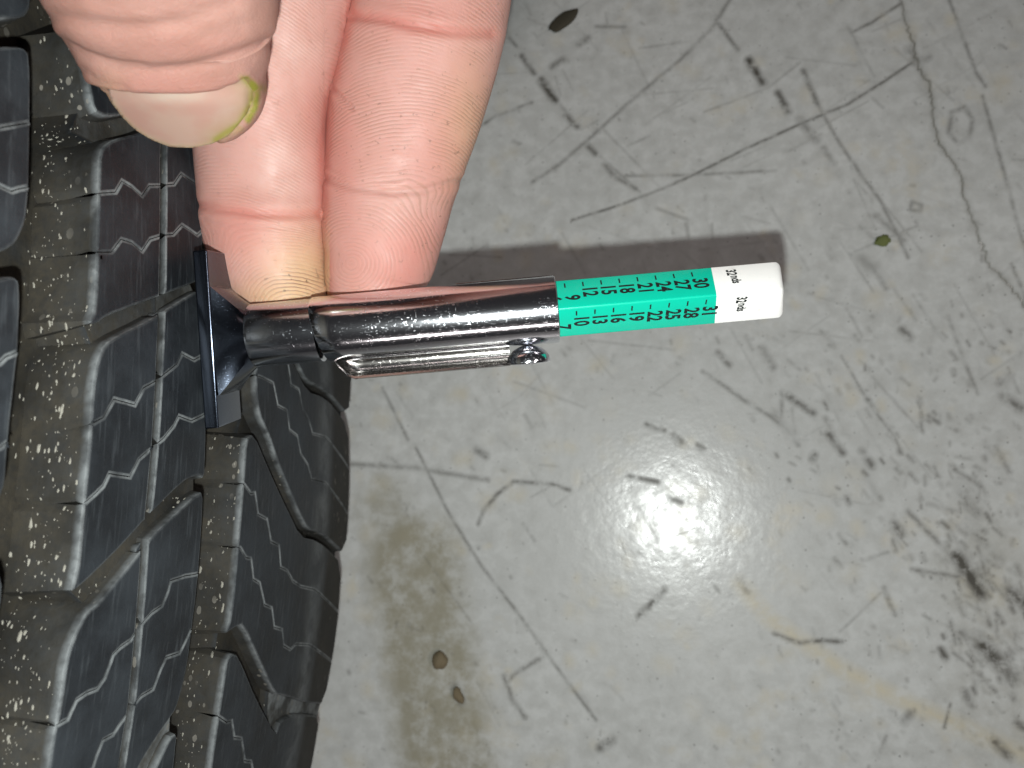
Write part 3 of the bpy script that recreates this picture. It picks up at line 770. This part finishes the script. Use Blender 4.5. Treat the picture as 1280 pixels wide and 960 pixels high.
# pocket clip: a pressed trough hanging under the sleeve
def clip_ring(a, r, bb, n=20, thick=.32):
    an = np.linspace(-2.85, .45, n)          # open towards the sleeve
    o_ = [G(a, bb + r * math.cos(x), .7 + r * 1.15 * math.sin(x)) for x in an]
    i_ = [G(a, bb + (r - thick) * math.cos(x), .7 + (r - thick) * 1.15 * math.sin(x)) for x in an[::-1]]
    return np.array(o_ + i_)
rings = []
a0, a1 = gx(414), gx(634)
for k in np.linspace(0, 1, 26):
    a = a0 + (a1 - a0) * k
    s = min(1, (a - a0) / 3.0)
    bb = RB - 1.4 + 2.1 * math.sin(s * math.pi / 2)
    r = 0.9 + 1.0 * math.sin(s * math.pi / 2)
    rings.append(clip_ring(a, r, bb))
V, F = loft(rings); clip = mesh_obj("pocket_clip", V, F, M_CLIP, gauge, True, 40); fix_normals(clip)
# dimple pressed into the clip's free end
bm = bmesh.new(); bmesh.ops.create_uvsphere(bm, u_segments=28, v_segments=18, radius=2.35 * MM)
for v in bm.verts:
    q = np.array(v.co) / MM
    v.co = Vector(G(gx(657) + q[0] * 1.25, RB + 2.35 + (q[1] * 1.0 if q[1] < 0 else q[1] * .12), .3 + q[2] * .9) * MM)
me = bpy.data.meshes.new("dimple"); bm.to_mesh(me); bm.free(); me.shade_smooth(); me.materials.append(M_CHROME)
o = bpy.data.objects.new("dimple", me); COL.objects.link(o); par(o, clip)
# plunger: square bar seen on its edge, green printed part and white end
HS = 3.86                        # half diagonal
def sq_ring(a, hd, bev=.30, seg=4):
    pts = []; side = hd * math.sqrt(2)
    for k in range(4):
        ca = k * math.pi / 2
        cx_, cy_ = (hd - bev * math.sqrt(2)) * math.cos(ca), (hd - bev * math.sqrt(2)) * math.sin(ca)
        for t in np.linspace(ca - math.pi / 4, ca + math.pi / 4, seg): pts.append(G(a, cx_ + bev * math.cos(t), cy_ + bev * math.sin(t)))
    return np.array(pts)
aW = gx(891.5)
V, F = loft([sq_ring(gx(600), HS), sq_ring(gx(700), HS), sq_ring(gx(800), HS), np.array([q - e1 * .12 * float((q - G0) @ e3) for q in sq_ring(aW, HS)])])
bar = mesh_obj("plunger_bar", V, F, M_GREEN, gauge, True, 30); fix_normals(bar)
rs = [sq_ring(aW + .003, HS - .004)]
for a in np.linspace(aW + 1, gx(967), 8): rs.append(sq_ring(a, HS - .01))
for k, (da, hd) in enumerate(((.35, .03), (.62, .14), (.82, .34), (.92, .62))): rs.append(sq_ring(gx(968.5) + da, HS - hd, .30 + .12 * k))
rs = [np.array([q - e1 * (.26 if i_ > 4 else .26 * i_ / 5 if i_ else .12) * float((q - G0) @ e3) for q in r_]) for i_, r_ in enumerate(rs)]
V, F = loft(rs); nd = len(rs); dv = np.repeat(np.concatenate([np.linspace(0, .5, nd - 5), np.full(5, 1.0)]), 16)
tipo = mesh_obj("plunger_end", V, F, M_WHITE, gauge, True, 28, {'dirt': dv}); fix_normals(tipo)

# printing on the two visible faces
def text_mesh(s, bold=0.0):
    cu = bpy.data.curves.new("t", 'FONT'); cu.body = s; cu.size = 1.0; cu.offset = bold; cu.resolution_u = 4
    ob = bpy.data.objects.new("t", cu); COL.objects.link(ob)
    bpy.context.view_layer.update()
    me = bpy.data.meshes.new_from_object(ob.evaluated_get(bpy.context.evaluated_depsgraph_get()))
    v = np.array([x.co[:2] for x in me.vertices]); f = [tuple(p.vertices) for p in me.polygons]
    bpy.data.objects.remove(ob); bpy.data.curves.remove(cu); bpy.data.meshes.remove(me)
    return v, f
PV, PF = [], []
SIDE = HS * math.sqrt(2)
def face_pt(face, a, s, lift=.02):
    """face 0 upper, 1 lower; s runs 0..SIDE downwards across the face"""
    k = s / math.sqrt(2); l = lift / math.sqrt(2)
    if face == 0: b, c = -HS + k - l, k + l
    else: b, c = k + l, HS - k + l
    return G(a, b, c)
def stamp(face, s, a_base, s0, cap, wid, bold=.033, lift=.02):
    """cap height runs along +axis from a_base, letters run down the face from s0"""
    v, f = text_mesh(s, bold)
    if len(v) == 0: return 0
    v = v - np.array([v[:, 0].min(), 0]); h = .72
    o_ = sum(len(x) for x in PV)
    q = np.array([face_pt(face, a_base + y / h * cap, s0 + x * wid, lift) for x, y in v])
    PV.append(q); PF.extend([tuple(i + o_ for i in t) for t in f])
    return v[:, 0].max() * wid
def tick(face, a, s0, ln=.85, wd=.20):
    o_ = sum(len(x) for x in PV)
    PV.append(np.array([face_pt(face, a - wd / 2, s0), face_pt(face, a + wd / 2, s0), face_pt(face, a + wd / 2, s0 + ln), face_pt(face, a - wd / 2, s0 + ln)]))
    PF.append((o_, o_ + 1, o_ + 2, o_ + 3))
pitch = 22.4 / 720 * GL
cap, wid = 1.95, 1.88
for k, nme in enumerate(("6", "9", "12", "15", "18", "21", "24", "27", "30")):
    a = gx(709) + (k - 1) * pitch
    s_t = .78
    if k > 0: tick(0, a, s_t)
    stamp(0, nme, a - .12, s_t + (1.30 if len(nme) == 2 else 2.35), cap, wid)
for k, nme in enumerate(("7", "10", "13", "16", "19", "22", "25", "28", "31")):
    a = gx(719) + (k - 1) * pitch
    s_t = .62
    if k > 0: tick(1, a, s_t)
    stamp(1, nme, a - .22, s_t + (1.30 if len(nme) == 2 else 2.35), cap, wid)
stamp(0, "32", gx(908), .95, 1.3, 1.12, .035); stamp(0, "nds", gx(911), 2.14, 1.2, 1.05, .035)
stamp(1, "32", gx(913), .7, 1.35, 1.12, .035); stamp(1, "nds", gx(916), 1.9, 1.2, 1.05, .035)
pr = mesh_obj("printed_scale", np.vstack(PV), PF, M_INK, bar, False); fix_normals(pr)

# ------------------------------------------------------------------ hand
def cr(pts, k):
    """catmull-rom resample of station rows"""
    p = np.array(pts, float); out = []
    n = len(p)
    for i in range(n - 1):
        p0, p1, p2, p3 = p[max(i - 1, 0)], p[i], p[i + 1], p[min(i + 2, n - 1)]
        for t in np.linspace(0, 1, k, endpoint=False):
            out.append(.5 * ((2 * p1) + (-p0 + p2) * t + (2 * p0 - 5 * p1 + 4 * p2 - p3) * t * t + (-p0 + 3 * p1 - 3 * p2 + p3) * t ** 3))
    out.append(p[-1]); return np.array(out)
LIMBS = []
def limb(st, up, n=40, capl=6.0, capr=3.0, ex=2.06, k=5):
    """st rows: x y d(depth, positive) a b in camera mm; start = tip (rounded over capl), end rounded over capr"""
    s = cr(st, k)
    c = np.stack([s[:, 0], s[:, 1], -s[:, 2]], 1)
    a, b = s[:, 3].copy(), s[:, 4].copy()
    tan = np.gradient(c, axis=0); tan /= np.linalg.norm(tan, axis=1, keepdims=True)
    NC = 12 if k < 8 else 30
    def cap(c0, t0, a0, b0, L):
        return [(c0 + t0 * L * math.sin(q), a0 * math.cos(q) ** .8, b0 * math.cos(q) ** .8) for q in np.linspace(0, math.pi / 2 - .02, NC)[1:]]
    rows = [(x, y, z) for x, y, z in cap(c[0], -tan[0], a[0], b[0], capl)][::-1] + [(c[i], a[i], b[i]) for i in range(len(c))] + cap(c[-1], tan[-1], a[-1], b[-1], capr)
    T = np.vstack([np.repeat(tan[:1], NC - 1, 0), tan, np.repeat(tan[-1:], NC - 1, 0)])
    rings = []
    for (cc, aa, bb), t in zip(rows, T):
        u = np.array(up, float); u = u - t * (u @ t); u /= np.linalg.norm(u); sdir = np.cross(t, u)
        ang = np.linspace(0, 2 * math.pi, n, endpoint=False)
        ca, sa = np.cos(ang), np.sin(ang)
        rings.append(cc + np.outer(aa * np.sign(ca) * np.abs(ca) ** (2 / ex), sdir) + np.outer(bb * np.sign(sa) * np.abs(sa) ** (2 / ex), u))
    V, F = loft(rings)
    LIMBS.append((V, F))
def fs(px, py, d, apx, b):
    q = P(px, py, d); return (q[0], q[1], d, apx / FPX * d, b)
# index and middle finger, pads towards the lens, tips behind the gauge
index = [fs(358, 370, 112.2, 55, 6.2), fs(347, 343, 112.0, 64, 6.6), fs(337, 310, 111.6, 73, 7.2), fs(331, 280, 111.2, 78, 7.4), fs(329, 240, 110.8, 80, 7.3), fs(328, 200, 110.0, 82, 7.6),
         fs(326, 150, 108.8, 82, 8.0), fs(332, 100, 107.5, 83, 8.2), fs(345, 50, 106, 85, 8.4), fs(354, 0, 105, 87, 8.6), fs(378, -90, 104, 90, 8.8)]
index += [(-26, 72, 104, 9.8, 9), (-20, 92, 106, 10.5, 9.5), (-14, 112, 108, 11.5, 11)]
middle = [fs(468, 368, 112.8, 58, 6.2), fs(469, 348, 112.6, 63, 6.7), fs(475, 320, 112.3, 70.5, 7.3), fs(480, 280, 112, 77, 7.6), fs(486, 240, 111.6, 81.5, 7.6), fs(493.5, 200, 111, 87, 7.9),
          fs(504, 150, 110.2, 94.5, 8.4), fs(516, 100, 109.3, 98, 8.8), fs(529, 50, 108.4, 99, 9.0), fs(539, 0, 107.6, 99, 9.0), fs(556, -90, 107, 97, 9.0)]
middle += [(-4, 75, 108, 10, 9), (0, 95, 110, 10.5, 10), (2, 114, 112, 11.5, 11)]
limb(index, (0, 0, 1), 190, capl=4.4, k=16); limb(middle, (0, 0, 1), 190, capl=4.4, k=16)
limb([(22, 94, 128, 7, 6.5), (21, 88, 136, 8, 7), (20, 90, 144, 8.5, 7.5), (19, 100, 143, 9, 8), (18, 112, 132, 9.5, 9), (16, 122, 120, 11, 10)], (0, 1, .3), capl=5)
limb([(36, 104, 124, 6, 5.5), (35, 100, 131, 6.5, 6), (34, 103, 138, 7, 6.5), (33, 112, 136, 7.5, 7), (31, 122, 128, 8, 8), (27, 130, 119, 10, 9)], (0, 1, .3), capl=5)
# thumb, seen nearly end-on with its nail turned down
thumb = [(-37.1, 34.5, 88.0, 8.9, 6.9), (-36.8, 36.2, 85.0, 9.9, 7.7), (-36.2, 38.8, 81, 11.0, 8.4), (-35.2, 41.0, 77, 11.5, 8.6), (-33.2, 47.5, 66.5, 11.0, 8.8), (-31.5, 58, 57, 10.8, 9.2), (-28, 74, 54, 12, 11), (-20, 96, 64, 15, 13), (-12, 118, 82, 18, 15)]
limb(thumb, (0, -.86, .5), 240, capl=6.6, ex=2.2, k=16)
# palm and wrist, all above the picture
limb([(3, 112, 112, 26, 12), (5, 128, 108, 30, 13), (6, 150, 104, 32, 14.5), (8, 175, 102, 30, 15), (9, 200, 102, 26, 15), (10, 235, 103, 25, 16), (10, 262, 104, 26, 17)], (0, 0, 1), capl=8, capr=6, n=64)
parts = []
for V, F in LIMBS:
    o = mesh_obj("digit", c2w(V) * 50, F, None, None); fix_normals(o); parts.append(o)      # enlarged while cutting, for precision
src = parts[-1]
for o in parts[:-1]:
    md = src.modifiers.new("u", 'BOOLEAN'); md.operation = 'UNION'; md.solver = 'EXACT'; md.object = o
bpy.context.view_layer.update()
hm = bpy.data.meshes.new_from_object(src.evaluated_get(bpy.context.evaluated_depsgraph_get()))
for o in parts: bpy.data.objects.remove(o)
bm = bmesh.new(); bm.from_mesh(hm)
for v in bm.verts: v.co /= 50
def _px(v):
    q = (np.array(v.co) / MM - CAM) @ B
    return 640 - FPX * q[0] / q[2], 480 + FPX * q[1] / q[2], -q[2]
bmesh.ops.triangulate(bm, faces=[f_ for f_ in bm.faces if len(f_.verts) > 4])
bm.to_mesh(hm); bm.free()
print('HANDVERTS', len(hm.vertices), len(hm.polygons))
nv = len(hm.vertices)
co = np.empty(nv * 3, np.float32); hm.vertices.foreach_get('co', co); co = co.reshape(-1, 3).astype(float) / MM
no = np.empty(nv * 3, np.float32); hm.vertices.foreach_get('normal', no); no = no.reshape(-1, 3).astype(float)
cc = (co - CAM) @ B                                                       # camera axes
dep = -cc[:, 2]; px = 640 + FPX * cc[:, 0] / dep; py = 480 - FPX * cc[:, 1] / dep
view = -cc / np.linalg.norm(cc, axis=1, keepdims=True); fac = ((no @ B) * view).sum(1)
front = np.clip(fac * 4 + .6, 0, 1)
is_thumb = dep < 97.5 - np.clip(-py, 0, 200) * .02
is_thumb &= ~((dep > 93) & (px > 345))
tm = is_thumb & (px < 360); tm &= ~((py > 186)); fm = ~tm
def poly_d(pts):
    d = np.full(nv, 1e9)
    for a, b in zip(pts[:-1], pts[1:]): d = np.minimum(d, seg_dist(px, py, *a, *b))
    return d
disp = np.zeros(nv)
def crease(pts, wpx, depth, mask, bulge=.35):
    d = poly_d(pts); g = np.exp(-(d / wpx) ** 2) - bulge * np.exp(-((d - 2.6 * wpx) / (1.5 * wpx)) ** 2)
    disp[:] -= depth * g * mask * front
crease([(240, 255), (275, 262), (320, 267), (365, 269), (405, 268)], 5.0, .24, fm & (px < 404))
crease([(255, 275), (300, 281), (370, 286)], 3, .10, fm & (px < 404))
crease([(404, 222), (440, 234), (490, 240), (530, 238), (575, 226)], 4.0, .30, fm & (px > 404))
crease([(404, 205), (450, 228), (500, 226)], 3, .12, fm & (px > 404))
crease([(440, 20), (480, 24), (520, 33), (570, 40), (615, 42)], 5.0, .30, fm & (px > 430))
crease([(415, 110), (428, 125), (440, 135)], 2.5, .30, fm & (px > 404))
SEAM = [(446, -40), (440, 0), (436, 30), (429, 60), (412, 120), (405, 200), (404, 280), (408, 340), (411, 375)]
ds = poly_d(SEAM)
# thumb knuckle folds
crease([(78, 52), (105, 70), (150, 84), (190, 89), (230, 86), (270, 77), (310, 64), (335, 54)], 7.5, .40, tm, .3)
crease([(66, 20), (100, 27), (150, 33), (195, 32), (240, 20), (290, 2)], 8, .26, tm, .5)
crease([(90, 58), (130, 76), (180, 81)], 3, .10, tm)
crease([(105, 86), (125, 100), (160, 107)], 4, .14, tm)
crease([(120, 3), (200, 8), (260, -8)], 6, .14, tm)
crease([(205, 30), (250, 36), (300, 28)], 6, .10, tm); crease([(255, 45), (300, 40)], 4, .10, tm)
# bed under the nail
NAIL = [(134, 110), (150, 113.5), (175, 116), (205, 117.5), (240, 117.5), (270, 113.5), (293, 105), (305, 98), (312, 101), (316, 112), (315, 126), (309, 142), (298, 156), (282, 168), (262, 177), (240, 181), (214, 180), (192, 172), (172, 160), (156, 145), (143, 127)]
def in_poly(poly):
    p = np.array(poly, float); q = np.roll(p, -1, 0); cnt = np.zeros(nv, int)
    for a, b in zip(p, q):
        c = (a[1] > py) != (b[1] > py); xi = a[0] + (py - a[1]) * (b[0] - a[0]) / (b[1] - a[1] + 1e-12)
        cnt += (c & (px < xi))
    return (cnt % 2) == 1
NAIL = [(x + (x - 225) / math.hypot(x - 225, y - 130) * 4, y + (y - 130) / math.hypot(x - 225, y - 130) * 4) if y > 124 and x < 285 else (x, y) for x, y in NAIL]
sst = lambda a: np.clip(a, 0, 1) ** 2 * (3 - 2 * np.clip(a, 0, 1))
s_top = py - np.interp(px, [110, 128, 150, 175, 205, 240, 270, 293, 306, 330], [101, 107, 111, 113.5, 115, 115, 111, 102, 94, 80])
s_rgt = np.interp(py, [85, 98, 104, 115, 126, 137, 146, 160, 172, 184], [300, 309, 315, 318.5, 318.5, 316, 311, 300, 286, 262]) - px
wn = sst((s_top + 1) / 9) * sst((s_rgt + 1) / 9)
frt = np.clip(fac * 4 + 1.2, 0, 1)
disp += tm * frt * (-.85 * wn + (1 - wn) * (.30 * np.exp(-((s_top + 3) / 9) ** 2) * sst((s_rgt + 8) / 16) + .22 * np.exp(-((s_rgt + 5) / 7) ** 2) * sst((s_top + 14) / 14)))
co2 = co + no * disp[:, None]
hm.vertices.foreach_set('co', (co2 * MM).astype(np.float32).ravel())
g2 = lambda x, y, sx, sy: np.exp(-(((px - x) / sx) ** 2 + ((py - y) / sy) ** 2))
red = .30 + .5 * g2(300, 285, 50, 40) + .55 * g2(500, 330, 60, 45) + .5 * g2(425, 180, 25, 120) + .4 * g2(520, 20, 90, 30) + .3 * g2(560, 200, 60, 120) + .35 * g2(390, 150, 20, 90) - .45 * g2(350, 215, 35, 45) - .35 * g2(380, 60, 35, 60) - .3 * g2(520, 250, 40, 20)
red = red + np.where(fm, .8 * np.exp(-(ds / 7) ** 2), 0)  # crevice shade between the two fingers, painted in as a darker red
red = np.where(tm, .28 + .5 * g2(230, 105, 90, 14) + .3 * g2(250, 60, 90, 18), red)
for cpts in ([(240, 255), (275, 262), (320, 267), (365, 269), (405, 268)], [(440, 20), (480, 24), (520, 33), (570, 40), (615, 42)]): red = red + np.where(fm, .55 * np.exp(-(poly_d(cpts) / 7) ** 2), 0)
yel = np.where(fm & (px < 412), 1.0 * g2(385, 345, 55, 55) + .5 * g2(330, 372, 60, 20), 0) + np.where(fm & (px > 520), .5 * g2(590, 170, 35, 90), 0) + np.where(tm, .35 * g2(135, 120, 20, 25), 0)
grn = np.where(tm, 1.0 * np.exp(-(poly_d([(300, 94), (306, 95), (315, 103), (320, 118), (318, 134), (309, 150)]) / 3.2) ** 2) + .6 * np.exp(-(poly_d([(318, 108), (332, 110)]) / 5) ** 2) + .35 * np.exp(-(poly_d([(300, 160), (270, 176), (240, 183)]) / 4) ** 2) + .3 * np.exp(-(poly_d([(132, 112), (150, 140)]) / 4) ** 2), 0)
dirt = np.where(fm & (px < 414), 1.1 * g2(372, 355, 34, 16), 0) + np.where(fm & (px > 404), .55 * g2(590, 130, 45, 80) + .45 * g2(540, 290, 40, 50) + .3 * g2(470, 160, 80, 60) + .2, .12)
dirt = np.where(tm, 0.02, dirt)
# ridge direction fields, mm
X_, Y_ = cc[:, 0], cc[:, 1]
def core(pxc, pyc, d, sx=1.0, sy=1.0):
    q = P(pxc, pyc, d); return np.hypot((X_ - q[0]) * sx, (Y_ - q[1]) * sy)
def phase(pxc, slope, cpx, cpy, ylim):
    q = P(pxc, 200, 110); lin = Y_ + slope * (X_ - q[0]) + .018 * (X_ - q[0]) ** 2
    cr_ = core(cpx, cpy, 110, .85, 1.0)
    wgt = np.clip((py - ylim) / 60, 0, 1); wgt = wgt * wgt * (3 - 2 * wgt)
    return lin * (1 - wgt) + (cr_ + P(pxc, cpy, 110)[1]) * wgt
ph = np.where(px < 405, phase(328, .28, 376, 398, 255), phase(490, -.10, 446, 335, 215))
ridge = np.where(tm, 0.0, 1.0) * (py > -200) * front
for k, a_ in (('red', red), ('yellow', yel), ('green', grn), ('dirt', dirt), ('phase', ph), ('ridge', ridge), ('tanned', np.where(tm, 1.0, 0.0))):
    at = hm.attributes.new(k, 'FLOAT', 'POINT'); at.data.foreach_set('value', np.nan_to_num(np.clip(a_, -500, 500)).astype(np.float32))
hm.shade_smooth(); hm.set_sharp_from_angle(angle=math.radians(58)); hm.materials.clear(); hm.materials.append(M_SKIN); hm.name = "hand"; hm.update()
hand = bpy.data.objects.new("hand", hm); COL.objects.link(hand)
tag(hand, "bare hand with thumb, index and middle finger reaching down to hold the chrome gauge", "hand")
# nail plate laid on its bed
bvh = BVHTree.FromPolygons([Vector(v) for v in co2], [tuple(p.vertices) for p in hm.polygons])
NAIL = [(x, y - 7) if y < 119 and x < 296 else (x, y) for x, y in NAIL]
npx = resample(NAIL, 2.6); lo, hi = np.min(npx, 0), np.max(npx, 0); n = len(npx)
inr = [(x, y) for x in np.arange(lo[0] + 2, hi[0], 3.2) for y in np.arange(lo[1] + 1.5, hi[1], 2.0) if inside(npx, x, y) and min(math.hypot(x - a, y - b) for a, b in npx) > 1.4]
vv, ee, ff, *_r = delaunay_2d_cdt([Vector(q) for q in npx + inr], [(i, (i + 1) % n) for i in range(n)], [], 1, 1e-5, True)
vp = np.array([tuple(q) for q in vv])
ed = np.array([min(seg_dist(x, y, *a, *b) for a, b in zip(npx, npx[1:] + npx[:1])) for x, y in vp])
# one smooth plate: depth follows the thumb's own surface as a quadratic
def quad(x, y): x = (x - 225) / 90; y = (y - 145) / 40; return np.stack([np.ones_like(x), x, y, x * x, x * y, y * y], -1)
bvh0 = BVHTree.FromPolygons([Vector(v) for v in co], [tuple(p.vertices) for p in hm.polygons])
hx, hd = [], []
for (x, y), e_ in zip(vp, ed):
    d = B @ ray(x, y); L_ = np.linalg.norm(d)
    h = bvh0.ray_cast(Vector(CAM), Vector(d / L_))
    if h[0] is not None and h[3] / L_ < 95: hx.append((x, y)); hd.append(h[3] / L_)
hx, hd = np.array(hx), np.array(hd)
coef = np.linalg.lstsq(quad(hx[:, 0], hx[:, 1]), hd, rcond=None)[0]
dd = quad(vp[:, 0], vp[:, 1]) @ coef
tuck = np.clip((134 - vp[:, 1]) / 28, 0, 1) ** 1.6 + np.clip((vp[:, 0] - 306) / 8, 0, 1) * (vp[:, 1] < 150)
dd = dd - .32 + .70 * np.clip(tuck, 0, 1)
pts = np.array([CAM + B @ (ray(x, y) * d_) for (x, y), d_ in zip(vp, dd)])
nview = np.array([0, -.75, .66]) @ B.T
base = pts - nview * .55
F = [tuple(t) for t in ff]; nvp = len(vp)
bd = {}
for t in ff:
    for a, b in zip(t, list(t[1:]) + [t[0]]): bd[(a, b)] = bd.get((a, b), 0) + 1
for (a, b) in list(bd):
    if (b, a) not in bd: F.append((b, a, nvp + a, nvp + b))
lun = np.exp(-((vp[:, 1] - 120) / 9) ** 2) * np.exp(-((vp[:, 0] - 215) / 45) ** 2)
gd = np.array([min(seg_dist(x, y, *a, *b) for a, b in zip([(306, 98), (316, 110), (314, 130), (300, 155)], [(316, 110), (314, 130), (300, 155), (270, 174)])) for x, y in vp])
gr = np.exp(-(gd / 4.5) ** 2) * .85 + .28 * np.exp(-(gd / 18) ** 2)
rim = np.exp(-(ed / 4) ** 2) * (vp[:, 1] > 125)
z = lambda a: np.concatenate([a, a])
nl = mesh_obj("thumb_nail", np.vstack([pts, base]), F, M_NAIL, hand, True, None, {'green': z(gr), 'lunula': z(lun), 'rim': z(rim)})

# ------------------------------------------------------------------ crumbs on the floor
def crumb(name, px_, py_, rx, ry, rz, ang, mat, label, cat, seed):
    r_ = np.random.default_rng(seed); x, y = floor_pt(px_, py_)
    bm = bmesh.new(); bmesh.ops.create_icosphere(bm, subdivisions=3, radius=1)
    off = r_.normal(0, 1, (5, 3))
    for v in bm.verts:
        q = np.array(v.co); k = 1 + .14 * sum(math.sin(3.1 * q @ o_) for o_ in off) / 2
        q = q * k; q = np.array([q[0] * rx, q[1] * ry, max(q[2], -.8) * rz])
        v.co = Vector((x + q[0] * math.cos(ang) - q[1] * math.sin(ang), y + q[0] * math.sin(ang) + q[1] * math.cos(ang), q[2] + rz * .8)) * MM
    me = bpy.data.meshes.new(name); bm.to_mesh(me); bm.free(); me.shade_smooth(); me.materials.append(mat)
    o = bpy.data.objects.new(name, me); COL.objects.link(o); tag(o, label, cat)
crumb("pebble", 552, 825, 1.9, 2.1, 1.5, .2, M_CHIP, "small brown pebble on the stained patch of floor near the tyre", "pebble", 1)
crumb("grit_crumb", 574, 868, 1.1, 2.0, .9, .5, M_CHIP, "narrow dark crumb just below the brown pebble on the stained floor", "crumb", 2)
crumb("green_scrap", 1103, 301, 1.7, 1.3, .6, .3, M_LEAF, "tiny green scrap on the grey floor beyond the white plunger tip", "scrap", 3)
crumb("dirt_flake", 706, 27, 4.3, 1.9, .7, .62, M_DARKCHIP, "elongated dark dirt flake on the floor beside the middle finger", "flake", 4)
